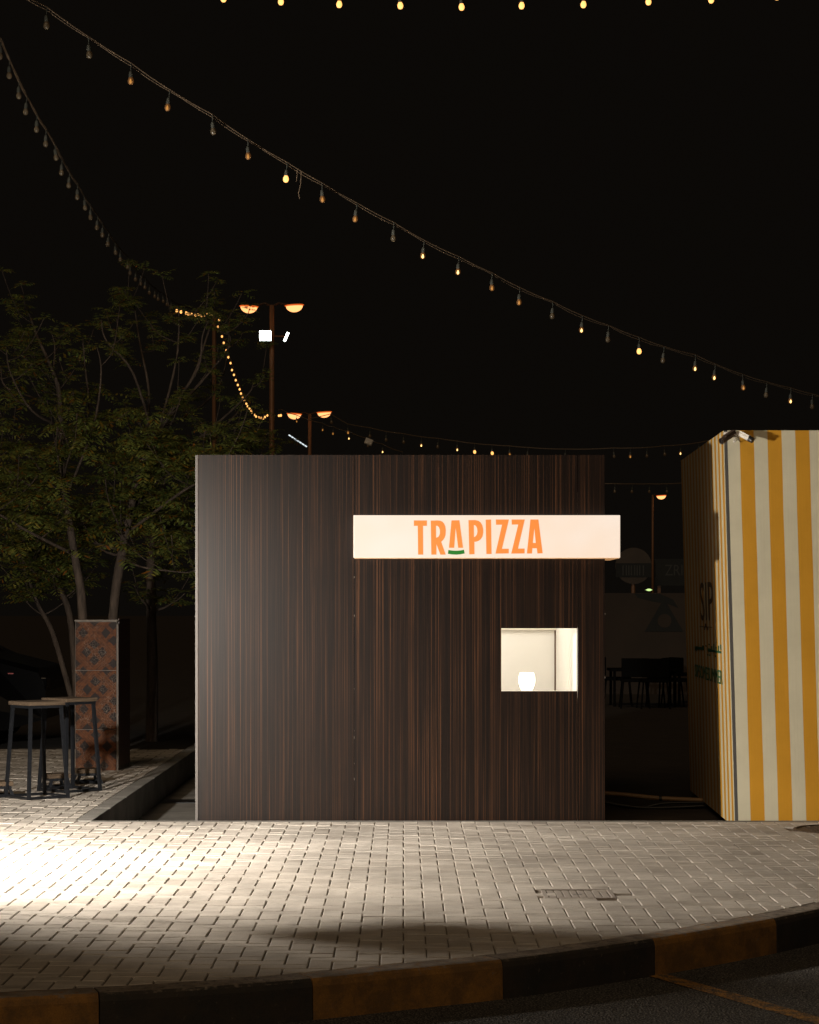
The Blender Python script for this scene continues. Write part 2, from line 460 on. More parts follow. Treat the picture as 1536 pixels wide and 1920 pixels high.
PW = 0.1; gp = 0.0028
tmpl = {}
for k, (a, b) in {'H': (2 * PW, PW), 'V': (PW, 2 * PW)}.items():
    bm = bmesh.new(); add_paver(bm, [(gp - a / 2, gp - b / 2), (a / 2 - gp, gp - b / 2), (a / 2 - gp, b / 2 - gp), (gp - a / 2, b / 2 - gp)])
    bmesh.ops.recalc_face_normals(bm, faces=bm.faces)
    me = bpy.data.meshes.new('paver'); bm.to_mesh(me); bm.free(); me.materials.append(M_paver); tmpl[k] = me
full, cut = [], []
for i in range(-75, 60):
    for j in range(80, 240):
        c = (i + j) % 4
        if c == 0: r = (i, j, i + 2, j + 1, 'H')
        elif c == 2: r = (i, j, i + 1, j + 2, 'V')
        else: continue
        x0, y0, x1, y1 = [q * PW for q in r[:4]]
        mx, my = (x0 + x1) / 2, (y0 + y1) / 2
        if mx < LEDGE_X - 0.1 and my > 15.9:
            if mx < -5.2: continue
        elif mx > 5.0: continue
        ky = kerb_y(mx, kinner)
        if y1 < ky - 0.25: continue
        poly = [(x0 + gp, y0 + gp), (x1 - gp, y0 + gp), (x1 - gp, y1 - gp), (x0 + gp, y1 - gp)]
        orig = len(poly), tuple(poly)
        ya, yb = kerb_y(mx - 0.2, kinner), kerb_y(mx + 0.2, kinner)
        nx, ny = (yb - ya), -0.4; L = math.hypot(nx, ny); nx /= L; ny /= L
        cc = nx * mx + ny * (ky + 0.008)
        poly = clip(poly, nx, ny, cc)
        if len(poly) > 2 and mx > LEDGE_X - 0.125 and my > 15.0:
            if mx > LEDGE_X - 0.13 and my > LEDGE_Y - 0.3: poly = clip(poly, 0, 1, LEDGE_Y - 0.106) if mx > LEDGE_X - 0.1 or my < LEDGE_Y else poly
        if len(poly) > 2 and mx < LEDGE_X + 0.05 and my > LEDGE_Y: poly = clip(poly, 1, 0, LEDGE_X - 0.126)
        if len(poly) < 3: continue
        area = abs(sum(poly[k][0] * poly[(k + 1) % len(poly)][1] - poly[(k + 1) % len(poly)][0] * poly[k][1] for k in range(len(poly)))) / 2
        if area < 0.0008: continue
        if COV[0] - 0.02 < mx < COV[1] + 0.02 and COV[2] - 0.02 < my < COV[3] + 0.02: continue
        if (Vector((mx, my)) - MHC).length < MHR + 0.01: continue
        isfull = tuple(poly) == orig[1]
        (full if isfull else cut).append((my, mx, r[4], poly))
def in_view(mx, my): return -0.1 < (CX + mx * F / my) / 1536 < 1.1
vis = sorted([f for f in full + cut if in_view(f[1], f[0])], key=lambda f: f[0])
near = vis[:300]; nset = {id(f) for f in near}
bm = bmesh.new()
for f in full + cut:
    my, mx, k, poly = f
    hz = rnd.gauss(0, 0.0009) + 0.004 * (noise.noise(Vector((mx * 0.8, my * 0.8, 0))))
    tl = (rnd.gauss(0, 0.0045), rnd.gauss(0, 0.0045))
    if id(f) in nset:
        if len(poly) == 4 and f in full:
            inst('paver', tmpl[k], walk, (mx, my, hz), (tl[1], -tl[0], rnd.gauss(0, 0.004)))
        else:
            b2 = bmesh.new(); add_paver(b2, [(x - mx, y - my) for x, y in poly]); o = obj('paver', b2, M_paver, walk); o.location = (mx, my, hz)
    else: add_paver(bm, poly, hz, tl)
tag(obj('paver_field', bm, M_paver, walk), kind='stuff')
# beyond the blocks that can be told apart: plain sheets, the far paving coloured dark for the fading light
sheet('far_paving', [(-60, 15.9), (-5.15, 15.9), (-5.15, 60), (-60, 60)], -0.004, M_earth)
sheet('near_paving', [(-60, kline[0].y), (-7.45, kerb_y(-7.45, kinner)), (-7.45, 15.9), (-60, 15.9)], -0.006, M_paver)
sheet('far_plaza', [(-5.15, 24.0), (LEDGE_X - 0.13, 24.0), (LEDGE_X - 0.13, 60), (-5.15, 60)], -0.004, M_earth)  # dark earth colour on this paving stands in for its lack of light
sheet('yard', [(LEDGE_X, LEDGE_Y), (-1.3, LEDGE_Y), (-1.3, 60), (LEDGE_X, 60)], -0.25, M_concrete)
bm = box((-1.3, LEDGE_Y + 0.001, -0.26), (60, 200, -0.10)); tag(obj('back_slab', bm, M_earth), kind='structure')
sheet('right_paving', [(4.95, kerb_y(4.95, kinner)), (60, kinner[-1].y), (60, LEDGE_Y), (4.95, LEDGE_Y)], -0.005, M_paver)

# kerb: stones about one metre long, painted in turn
kerb = thing('painted_kerb', 'curved kerb painted in worn yellow and black blocks between road and paving', 'kerb')
# arc length positions of colour changes, from the photo
cum = [0.0]
for a, b in zip(kline, kline[1:]): cum.append(cum[-1] + (b - a).length)
def at_len(s, line=kline):
    s = max(0, min(cum[-1] - 1e-6, s))
    for i in range(len(cum) - 1):
        if cum[i] <= s <= cum[i + 1]:
            q = (s - cum[i]) / max(1e-9, cum[i + 1] - cum[i]); return line[i].lerp(line[i + 1], q)
def len_at_px(px):
    best = None
    for k in range(4000):
        s = cum[-1] * k / 4000; p_ = at_len(s)
        if p_.y > 1 and abs(CX + p_.x * F / p_.y - px) < (best[0] if best else 1e9): best = (abs(CX + p_.x * F / p_.y - px), s)
    return best[1]
marks = [len_at_px(x) for x in (185, 585, 940, 1225, 1453)]
step = (marks[-1] - marks[0]) / 4
ms_ = [marks[0] - step * k for k in range(12, 0, -1) if marks[0] - step * k > 0] + marks
n_left = len(ms_) - 5
while ms_[-1] + step < cum[-1]: ms_.append(ms_[-1] + step)
for i, (s0, s1) in enumerate(zip(ms_, ms_[1:])):
    black = (i - n_left) % 2 == 0
    bm = bmesh.new(); N = 6; rings = []
    for k in range(N + 1):
        s = s0 + (s1 - s0) * k / N + (0.003 if k == 0 else -0.003 if k == N else 0)
        o_, i_ = at_len(s), at_len(s, kinner)
        tn = (i_ - o_).normalized()
        prof = [(-0.012, ROAD_Z - 0.05), (-0.010, -0.035), (-0.004, -0.014), (0.006, -0.003), (0.02, 0.0), (KW - 0.006, 0.001), (KW, -0.006), (KW, -0.20)]
        rings.append([bm.verts.new((o_.x + tn.x * a, o_.y + tn.y * a, z)) for a, z in prof])
    for a, b in zip(rings, rings[1:]):
        for q in range(len(a) - 1): bm.faces.new((a[q], b[q], b[q + 1], a[q + 1]))
    bm.faces.new(rings[0]); bm.faces.new(rings[-1][::-1])
    o = obj('kerb_stone', bm, M_kerb_b if black else M_kerb_y, kerb, smooth=False)
    o['label'] = 'black painted kerb stone' if black else 'worn yellow painted kerb stone'

# yellow line on the road
a, b = G(1262, 1838, ROAD_Z), G(1540, 1917, ROAD_Z)
d_ = (b - a).normalized(); n_ = Vector((-d_.y, d_.x, 0)) * 0.05
sheet('road_line', [((a - d_ * 0.9 + n_).x, (a - d_ * 0.9 + n_).y), ((b + d_ * 6 + n_).x, (b + d_ * 6 + n_).y), ((b + d_ * 6 - n_).x, (b + d_ * 6 - n_).y), ((a - d_ * 0.9 - n_).x, (a - d_ * 0.9 - n_).y)], ROAD_Z + 0.004, M_road_yellow)

# access cover in the paving: recessed frame, lid of concrete bars and a lifting slot
M_lid = plain('lid_concrete', (0.33, 0.29, 0.25), 0.8, 0, 0.25, 40, 0.3)
cv = thing('access_cover', 'small rectangular access cover with ribbed lid sunk in the paving', 'cover', ((COV[0] + COV[1]) / 2, (COV[2] + COV[3]) / 2, 0))
hw, hd = (COV[1] - COV[0]) / 2, (COV[3] - COV[2]) / 2
bm = bmesh.new()
for lo, hi in (((-hw, -hd, -0.03), (hw, -hd + 0.018, 0.001)), ((-hw, hd - 0.018, -0.03), (hw, hd, 0.003)), ((-hw, -hd + 0.018, -0.03), (-hw + 0.02, hd - 0.018, 0.0)), ((hw - 0.02, -hd + 0.018, -0.03), (hw, hd - 0.018, 0.003))): add_box(bm, lo, hi)
obj('rim', bm, M_lid, cv)
nb = 8; bw = (2 * hw - 0.05) / nb
for k in range(nb):
    x0 = -hw + 0.025 + k * bw
    obj('lid_bar', box((x0 + 0.003, -hd + 0.03, -0.03), (x0 + bw - 0.003, hd - 0.022, -0.002), bevel=0.002), M_lid, cv)
obj('lifting_slot', box((-0.025, -0.014, -0.0019), (0.02, 0.006, -0.0009)), M_black, cv)
# round manhole
mh = thing('manhole_cover', 'round rusty manhole cover in the paving before the striped kiosk', 'manhole', (MHC.x, MHC.y, 0))
M_iron = plain('rusty_iron', (0.11, 0.075, 0.05), 0.7, 0.2, 0.4, 30, 0.4)
bm = bmesh.new(); add_lathe(bm, [(MHR, -0.03), (MHR, 0.004), (MHR - 0.02, 0.006), (MHR - 0.022, -0.004)], 36, cap=False); obj('rim', bm, M_iron, mh)
obj('lid', lathe([(MHR - 0.026, -0.03), (MHR - 0.026, -0.003)], 36), M_iron, mh)
bm = bmesh.new()
for i in range(-6, 7):
    for j in range(-6, 7):
        if (i + j) % 2 == 0 and math.hypot(i, j) * 0.04 < MHR - 0.05: add_box(bm, (i * 0.04 - 0.014, j * 0.04 - 0.008, -0.003), (i * 0.04 + 0.014, j * 0.04 + 0.008, 0.003))
tag(obj('tread', bm, M_iron, mh), kind='stuff')

# ------------------------------------------------------------------ wood kiosk
KX0, KX1, KY, KZ = -1.472, 1.426, 16.0, 2.583
def X16(px): return (px - CX) / 265.0
def Z16(py): return 1.5 - (py - 1140) / 265.0
kiosk = thing('wood_kiosk', 'dark wood laminate kiosk with lit sign band and small serving window', 'kiosk', (0, KY, -0.25))
def kpart(name, bm, m, parent=kiosk, **k):
    bmesh.ops.translate(bm, verts=bm.verts, vec=-Vector(kiosk.location)); return obj(name, bm, m, parent, **k)
g2 = 0.0016
xs1, xs2 = X16(664), X16(1083.3)
wx0, wx1, wz0, wz1 = X16(940), X16(1082), Z16(1296), Z16(1178)
kpart('wall_panel', box((KX0 + 0.020, KY, -0.25), (xs1 - g2, KY + 0.02, KZ)), M_lam)
bm = bmesh.new()
add_box(bm, (xs1 + g2, KY, -0.25), (wx0, KY + 0.02, KZ)); add_box(bm, (wx0, KY, wz1), (wx1, KY + 0.02, KZ)); add_box(bm, (wx0, KY, -0.25), (wx1, KY + 0.02, wz0))
add_box(bm, (wx1, KY, -0.25), (xs2 - g2, KY + 0.02, KZ))
kpart('wall_panel', bm, M_lam)
kpart('wall_panel', box((xs2 + g2, KY, -0.25), (KX1 - 0.003, KY + 0.02, KZ)), M_lam)
KD = 2.44
kpart('side_wall', box((KX0, KY + 0.021, -0.25), (KX0 + 0.03, KY + KD, KZ - 0.002)), M_lam)
kpart('side_wall', box((KX1 - 0.03, KY + 0.021, -0.25), (KX1, KY + KD, KZ - 0.002)), M_lam)
kpart('back_wall', box((KX0 + 0.03, KY + KD - 0.03, -0.25), (KX1 - 0.03, KY + KD, KZ - 0.002)), M_lam)
kpart('roof', box((KX0 + 0.03, KY + 0.021, KZ - 0.05), (KX1 - 0.03, KY + KD - 0.03, KZ - 0.004)), M_alu)
kpart('corner_trim', box((KX0 - 0.002, KY - 0.004, -0.25), (KX0 + 0.0175, KY + 0.02, KZ - 0.001), bevel=0.002), M_alu)
# lit room behind the window
rx0, rx1, ry0, ry1, rz0, rz1 = -0.3, wx1 + 0.012, KY + 0.0215, 18.40, 0.0, 2.3
bm = bmesh.new()
add_box(bm, (rx0, ry1, rz0), (rx1 + 0.03, ry1 + 0.002, rz1)); kpart('room_back_wall', bm, M_cream)
kpart('room_side_wall', box((rx1, ry0, rz0), (rx1 + 0.03, ry1 - 0.012, rz1)), M_cream)
kpart('room_side_wall', box((rx0 - 0.03, ry0, rz0), (rx0, ry1 - 0.002, rz1)), M_cream)
kpart('room_ceiling', box((rx0, ry0, rz1), (rx1, ry1, rz1 + 0.02)), M_cream)
kpart('room_floor', box((rx0, ry0, rz0 - 0.02), (rx1, ry1, rz0)), M_cream)
bm = bmesh.new(); add_box(bm, (rx0, ry0, rz0), (rx1, ry0 + 0.004, wz0 - 0.05)); add_box(bm, (rx0, ry0, wz1 + 0.004), (rx1, ry0 + 0.004, rz1)); add_box(bm, (rx0, ry0, wz0 - 0.05), (wx0 - 0.004, ry0 + 0.004, wz1 + 0.004))
kpart('room_front_lining', bm, M_cream)
kpart('wall_rail', box((rx0, ry1 - 0.03, 1.5 - 41.5 * 18.4 / F), (rx1 - 0.002, ry1 - 0.001, 1.5 - 36 * 18.4 / F), bevel=0.004), M_shelf)
kpart('window_sill', box((wx0, KY + 0.0205, wz0 - 0.03), (wx1, KY + 0.16, wz0 - 0.001)), M_shelf)
shz = 1.5 - (1297.5 - 1140) * 17.0 / F - 0.005
kpart('shelf', box((rx0, 16.75, shz - 0.03), (rx1 - 0.001, 17.3, shz)), M_shelf)
kpart('corner_post', box((rx1 - 0.012, ry1 - 0.0125, 0.0), (rx1 - 0.001, ry1 - 0.0015, rz1)), plain('brown_seal', (0.12, 0.06, 0.03), 0.7))
light('kiosk_room_light', 'AREA', 28, (1.0, 0.965, 0.875), (0.40, 17.3, 2.28), (0.40, 17.3, 0), shape='RECTANGLE', size=1.0, size_y=1.3)
# sign: backlit box along the front that turns round the corner
SY = 15.80
sx0, sx1 = (663 - CX) * SY / F, (1163 - CX) * SY / F
sz0, sz1 = 1.5 + (1140 - 1046.6) * SY / F, 1.5 + (1140 - 966) * SY / F
bm = bmesh.new()
add_box(bm, (sx0, SY, sz0 + 0.004), (sx1, KY - 0.001, sz1), bevel=0.003)
add_box(bm, (KX1 + 0.002, KY - 0.001, sz0 + 0.004), (sx1, 16.55, sz1), bevel=0.003)
sign = kpart('sign_box', bm, M_sign)
bm = bmesh.new(); add_box(bm, (sx0 + 0.004, SY + 0.004, sz0), (sx1 - 0.004, KY - 0.002, sz0 + 0.0035)); add_box(bm, (KX1 + 0.004, KY - 0.002, sz0), (sx1 - 0.004, 16.545, sz0 + 0.0035))
kpart('sign_underside', bm, M_sign_under, sign)
LT = [('letter_t', [[(92, 90), (231, 90), (231, 148), (190, 148), (192, 455), (137, 455), (133, 148), (92, 148)]]),
 ('letter_r', [[(272, 92), (345, 90), (372, 93), (396, 103), (415, 124), (428, 155), (433, 195), (430, 245), (420, 275), (405, 298), (384, 318), (432, 455), (375, 455), (333, 345), (333, 455), (278, 455)],
               [(328, 147), (345, 148), (360, 163), (369, 190), (370, 225), (362, 252), (350, 267), (330, 274)]]),
 ('letter_a', [[(493, 90), (578, 88), (617, 382), (565, 382), (538, 170), (522, 382), (466, 382)]]),
 ('letter_p', [[(674, 87), (745, 86), (780, 94), (805, 112), (823, 145), (832, 185), (832, 220), (824, 262), (806, 290), (782, 308), (755, 317), (737, 318), (739, 450), (683, 452)],
               [(732, 139), (748, 143), (760, 158), (768, 182), (770, 210), (764, 240), (752, 258), (733, 269)]]),
 ('letter_i', [[(858, 82), (915, 80), (921, 448), (865, 449)]]),
 ('letter_z', [[(966, 80), (1106, 80), (1032, 392), (1104, 392), (1104, 442), (962, 444), (1032, 136), (968, 136)]]),
 ('letter_z', [[(1134, 80), (1275, 80), (1203, 390), (1273, 390), (1273, 442), (1130, 444), (1205, 134), (1136, 134)]]),
 ('letter_a', [[(1335, 80), (1420, 80), (1466, 440), (1410, 443), (1403, 387), (1356, 387), (1352, 443), (1297, 443)], [(1377, 175), (1392, 330), (1361, 330)]])]
def sign_pt(x, y): return ((760 + x / 5.689 - CX) * SY / F, 1.5 - (960 + y / 5.689 - CY) * SY / F)
for nm, loops in LT + [('green_smile', [[(460, 405), (500, 411), (545, 413), (590, 410), (626, 402), (634, 442), (590, 451), (545, 455), (500, 453), (455, 446)]])]:
    me = curve_mesh(nm, [[sign_pt(*q) for q in lp] for lp in loops], 0.003)
    for v_ in me.vertices: v_.co = Vector((v_.co.x, SY - 0.0022 + v_.co.z, v_.co.y)) - Vector(kiosk.location)
    obj_me(nm, me, M_green if nm == 'green_smile' else M_letter, sign)
# chipped paint flecks along the seams
M_fleck = plain('bare_chip', (0.20, 0.17, 0.14), 0.8)
bm = bmesh.new()
for k in range(13):
    px = rnd.choice((664.5, 664.5, 664.5, 1083.5, 1134.6, 371.5)); py = rnd.uniform(1060, 1480); h_ = rnd.uniform(0.003, 0.02)
    x_ = X16(px) - 0.001; z_ = Z16(py)
    if 1083 < px < 1084 and 1170 < py < 1300: continue
    add_box(bm, (x_, KY - 0.0012, z_), (x_ + rnd.uniform(0.0015, 0.003), KY - 0.0002, z_ + h_))
kpart('paint_chips', bm, M_fleck)['kind'] = 'stuff'

# lamp on the shelf
lp = thing('table_lamp', 'glowing white tulip lamp on the shelf inside the serving window', 'lamp', (P(988, 1278, 17.0).x, 17.0, shz))
k = 17.0 / F
obj('shade', lathe([(0.010, 0.010), (9 * k, 2 * k), (12 * k, 8 * k), (15 * k, 16 * k), (16 * k, 23 * k), (15 * k, 31 * k), (13 * k, 37.5 * k), (12.4 * k, 37.3 * k)], 24), M_lampglass, lp, smooth=True)
obj('base', lathe([(0.035, 0.0), (0.035, 0.006), (0.012, 0.009), (0.011, 0.014)], 20), M_shelf, lp)

# ------------------------------------------------------------------ striped kiosk
SHX = -0.0285
ct = thing('striped_kiosk', 'kiosk wrapped in yellow and cream striped vinyl with green lettering on its side', 'kiosk', (0, 16.0, -0.05))
CL = 2.344; CH = 2.757; DEP = 3.2; BK = 0.095
def cpt(u_, d_, z_):      # u: metres right of the corner, d: metres back, z height
    return Vector((CL + u_ + SHX * z_ + BK * d_ / DEP, 16.0 + d_, z_)) - Vector(ct.location)
def cbox(name, u0, u1, d0, d1, z0, z1, m, uvax=None, per=0.196, off=0.0, parent=ct, nseg=1):
    bm = bmesh.new(); uvl = bm.loops.layers.uv.new('UVMap')
    c_ = [[[bm.verts.new(cpt(a, b, z)) for z in (z0, z1)] for b in (d0, d1)] for a in (u0, u1)]
    A = {0: (u0, u1), 1: (d0, d1)}
    quads = [((0, 0, 0), (1, 0, 0), (1, 0, 1), (0, 0, 1)), ((0, 1, 0), (0, 1, 1), (1, 1, 1), (1, 1, 0)), ((0, 0, 0), (0, 0, 1), (0, 1, 1), (0, 1, 0)),
             ((1, 0, 0), (1, 1, 0), (1, 1, 1), (1, 0, 1)), ((0, 0, 1), (1, 0, 1), (1, 1, 1), (0, 1, 1)), ((0, 0, 0), (0, 1, 0), (1, 1, 0), (1, 0, 0))]
    for q in quads:
        f = bm.faces.new([c_[a][b][z] for a, b, z in q])
        for lp_, (a, b, z) in zip(f.loops, q):
            m_ = (A[uvax or 0][(a, b)[uvax or 0]]) / per + off
            lp_[uvl].uv = (m_, (z0, z1)[z])
    return obj(name, bm, m, parent)
# front: first cream band ends 23 px from the corner
gapw = 0.025
cbox('front_panel', gapw, 2.6, 0.0, 0.03, -0.05, CH, M_stripe, 0, 0.1965, -(0.112 / 0.1965) + 0.5)
cbox('side_panel', -0.006, 0.001, 0.004, DEP, -0.05, CH - 0.004, M_stripe, 1, 0.235, 0.46)
cbox('corner_strip', 0.0015, gapw - 0.001, 0.005, 0.030, -0.05, CH - 0.003, M_gap)
cbox('roof', 0.013, 2.6, 0.031, DEP, CH - 0.06, CH - 0.006, M_gap)
cbox('back_wall', 0.013, 2.6, DEP - 0.03, DEP - 0.001, -0.05, CH - 0.061, M_gap)
cbox('far_side_wall', 2.57, 2.6, 0.031, DEP - 0.031, -0.05, CH - 0.061, M_stripe, 1, 0.235)
# lettering on the left side; local helper maps (photo x, photo y) to the side plane
def side_from_px(px, py):
    # solve depth d on the side plane u=-0.008
    lo_, hi_ = 0.0, DEP
    for _ in range(40):
        d_ = (lo_ + hi_) / 2
        z = H - (py - CY) * (16 + d_) / F
        X = CL - 0.008 + SHX * z + BK * d_ / DEP
        x_ = CX + X * F / (16 + d_)
        if x_ > px: lo_ = d_
        else: hi_ = d_
    return d_, H - (py - CY) * (16 + d_) / F
def side_mesh(name, me, px0, px1, pyt, pyb, m):
    """unit-square mesh placed between photo columns; x=0 is the far (left) end"""
    da, za1 = side_from_px(px0, pyt[0]); _, za0 = side_from_px(px0, pyb[0])
    db, zb1 = side_from_px(px1, pyt[1]); _, zb0 = side_from_px(px1, pyb[1])
    z1, z0 = (za1 + zb1) / 2, (za0 + zb0) / 2
    for v_ in me.vertices:
        u_, w_, e_ = v_.co.x, v_.co.y, v_.co.z
        v_.co = cpt(-0.008 + e_, da + (db - da) * u_, z0 + (z1 - z0) * w_)
    return obj_me(name, me, m, ct)
side_mesh('black_lettering', text_mesh('black_lettering', 'SIP'), 1312, 1336, (1092, 1090), (1163, 1165), M_black_print)
side_mesh('green_lettering', text_mesh('green_lettering', 'SIPSOMESUMMER'), 1303, 1354, (1248, 1254), (1272, 1280), M_green_print)
bm = bmesh.new()
for q in ((0, .45, 1, .55), (.35, .1, .42, .45), (.45, .55, .55, .9), (.62, .1, .7, .45)): add_box(bm, (q[0], q[1], -0.001), (q[2], q[3], 0.001))
me = bpy.data.meshes.new('small_black_print'); bm.to_mesh(me); bm.free()
side_mesh('small_black_print', me, 1312, 1335, (1167, 1168), (1182, 1184), M_black_print)
bm = bmesh.new()      # the script word: base strokes with teeth and dots
for q in ((0, .42, .36, .62), (.0, .30, .06, .5), (.30, .55, .36, .75), (.50, .40, .62, .62), (.62, .42, .98, .56), (.72, .5, .75, .98), (.88, .5, .91, .9), (.955, .66, .985, 1.0), (.80, .5, .83, .8), (.48, .1, .52, .2), (.55, .1, .59, .2), (.76, .1, .80, .22), (.64, .5, .67, .8), (.42, .7, .46, .8), (.54, .84, .58, .94)):
    add_box(bm, (q[0], q[1], -0.001), (q[2], q[3], 0.001))
me = bpy.data.meshes.new('script_lettering'); bm.to_mesh(me); bm.free()
side_mesh('green_script', me, 1303, 1353, (1203, 1207), (1228, 1236), M_green_print)

# security cameras at the striped kiosk's top corner
def sec_cam(name, label, tip_px, tail_px, Zt, Zb, rad, body_m, cap_m):
    a, b = P(*tail_px, Zb), P(*tip_px, Zt)
    r_ = thing(name, label, 'camera', tuple(a))
    ax = (b - a); L = ax.length; M = ax.to_track_quat('Z', 'Y').to_matrix().to_4x4()
    obj('body', lathe([(rad * .55, -0.01), (rad * .9, 0), (rad, 0.01), (rad, L * 0.72)], 16, M), body_m, r_, smooth=False)
    obj('hood', lathe([(rad * 1.08, L * 0.70), (rad * 1.12, L * 0.98), (rad * 1.02, L), (rad * 0.9, L * 0.97), (rad * .86, L * .9)], 16, M), cap_m, r_)
    obj('lens', lathe([(rad * .7, L * 0.88), (rad * .7, L * .99), (rad * .4, L * 1.0)], 16, M), M_lens, r_)
    obj('sun_shield', box((-rad * 1.0, rad * .75, 0.0), (rad * 1.0, rad * 1.12, L * 0.7), M), body_m, r_)
    bm = bmesh.new(); j = P(1383, 815, 15.93) - a
    add_tube(bm, [Vector((0, 0, 0.0)), j * 0.5 + Vector((0, -0.01, 0.0)), j], 0.009, 8); obj('arm', bm, M_white_metal, r_)
    return r_
sec_cam('security_camera', 'white security camera with black hood pointing right at the roof corner', (1412, 826), (1387, 813), 15.87, 15.92, 0.019, M_white_metal, M_black)
sec_cam('security_camera', 'brown bullet security camera pointing left and down at the roof corner', (1352, 828), (1377, 812), 15.83, 15.91, 0.021, M_cam_brown, M_cam_brown)
jb = thing('junction_box', 'small white mounting box with conduit that the two security cameras hang from', 'box', tuple(P(1376, 815, 15.95)))
obj('plate', box((-0.065, 0.0, -0.012), (0.05, 0.046, 0.020), bevel=0.004), M_white_metal, jb)
obj('knuckle', lathe([(0.016, -0.022), (0.018, 0), (0.016, 0.02)], 12, Matrix.Translation((0.012, -0.012, -0.006)) @ Matrix.Rotation(math.pi / 2, 4, 'X')), M_white_metal, jb)
bm = bmesh.new(); add_tube(bm, [(0.012, 0.0, 0.0), (0.02, -0.02, -0.04), (0.0, 0.01, -0.055), (0.01, 0.03, -0.02)], 0.005, 6); obj('cable', bm, M_white_metal, jb)

# plate on a post, added out of view at left to shade the paving
sp_ = thing('shadow_plate', 'added blank plate on a thin post, unseen, that shades the paving', 'sign', (-2.25, 11.19, 0), math.radians(-18))
bm = bmesh.new(); add_tube(bm, [(0, 0, 0), (0, 0, 1.12)], 0.010, 8); obj('post', bm, M_steel_dark, sp_)
obj('plate', box((-0.006, -0.17, -0.135), (0.006, 0.17, 0.135), Matrix.Translation((0, 0, 1.215)) @ Matrix.Rotation(math.radians(26), 4, 'X'), bevel=0.003), M_white_metal, sp_)

# pipes and hoses across the gap
M_pvc = plain('tan_pipe', (0.30, 0.19, 0.10), 0.45)
def tube_thing(name, label, cat, pts, rad, m):
    bm = bmesh.new(); o0 = pts[0]
    sm_ = []
    for i in range(len(pts) - 1):
        for k in range(6):
            q = k / 6; p0 = pts[max(0, i - 1)]; p1 = pts[i]; p2 = pts[i + 1]; p3 = pts[min(len(pts) - 1, i + 2)]
            sm_.append(0.5 * ((2 * p1) + (-p0 + p2) * q + (2 * p0 - 5 * p1 + 4 * p2 - p3) * q * q + (-p0 + 3 * p1 - 3 * p2 + p3) * q ** 3))
    sm_.append(pts[-1])
    add_tube(bm, [p_ - o0 for p_ in sm_], rad, 8)
    o = obj(name, bm, m, smooth=True); o.location = o0; return tag(o, label, cat)
tube_thing('tan_pipe', 'tan plastic pipe lying between the two kiosks', 'pipe', [P(1100, 1484, 18.2), P(1180, 1491, 18.2), P(1240, 1497, 18.2), P(1330, 1501, 18.2)], 0.019, M_pvc)
tube_thing('black_hose', 'black hose sagging under the tan pipe between the kiosks', 'hose', [P(1100, 1496, 18.0), P(1160, 1509, 18.0), P(1220, 1515, 18.0), P(1330, 1511, 18.0)], 0.016, M_black)
tube_thing('black_hose', 'thin black hose looping just beneath the tan pipe', 'hose', [P(1100, 1500, 18.1), P(1190, 1514, 18.1), P(1250, 1506, 18.1), P(1330, 1506, 18.1)], 0.011, M_black)
obj_c = tag(obj('pipe_clamp', lathe([(0.024, -0.012), (0.024, 0.012)], 12, Matrix.Rotation(math.pi / 2, 4, 'Y')), M_black), 'black clamp ring around the tan pipe', 'clamp'); obj_c.location = P(1238, 1497, 18.2)
# drain channel in the yard left of the kiosk
a = G(330, 1503, -0.25)
tag(obj('drain_channel', box((a.x - 0.12, a.y - 0.18, -0.2495), (-1.45, a.y + 0.18, -0.244)), M_black), 'dark drain strip across the low concrete yard left of the wood kiosk', 'drain')

# ------------------------------------------------------------------ tiled pillar
pz = 20.85
pl = thing('tiled_pillar', 'square pillar clad in patterned orange tiles behind the stools', 'pillar', (P(180, 1445, pz).x, pz, 0), math.radians(-4))
pw = 0.405; pdp = 0.62; ph = 1.385
obj('core', box((-pw / 2 + 0.008, 0.010, 0), (pw / 2 - 0.008, pdp - 0.01, ph - 0.01)), M_grout, pl)
obj('cap', box((-pw / 2 + 0.002, 0.0, ph - 0.009), (pw / 2 + 0.0, pdp, ph + 0.006), bevel=0.003), M_grout, pl)
def tile(x0, x1, z0, z1, uo, vo):
    bm = bmesh.new(); add_box(bm, (x0, 0.0, z0), (x1, 0.0095, z1), bevel=0.0015)
    uvl = bm.loops.layers.uv.new('UVMap')
    for f in bm.faces:
        for l in f.loops: l[uvl].uv = ((l.vert.co.x) / 0.358 + uo, l.vert.co.z / 0.358 + vo)
    return obj('tile', bm, M_tile, pl)
zt = [0.0, (1445 - 1368) / 203.3, (1445 - 1257) / 203.3, ph - 0.012]
for i, (za, zb) in enumerate(zip(zt, zt[1:])):
    tile(-pw / 2 + 0.012, pw / 2 - 0.012, za + 0.003, zb - 0.003, 0.5 + 0.02 * i, 0.37 + 0.04 * i)
for k in range(3):
    obj('side_tile', box((pw / 2 - 0.0075, 0.065, k * 0.455 + 0.04), (pw / 2 + 0.002, pdp - 0.035, k * 0.455 + 0.49), bevel=0.001), M_tile_brown, pl)
obj('edge_strip', box((pw / 2 - 0.0079, 0.012, 0.0), (pw / 2 + 0.004, 0.055, ph - 0.03)), M_grout, pl)

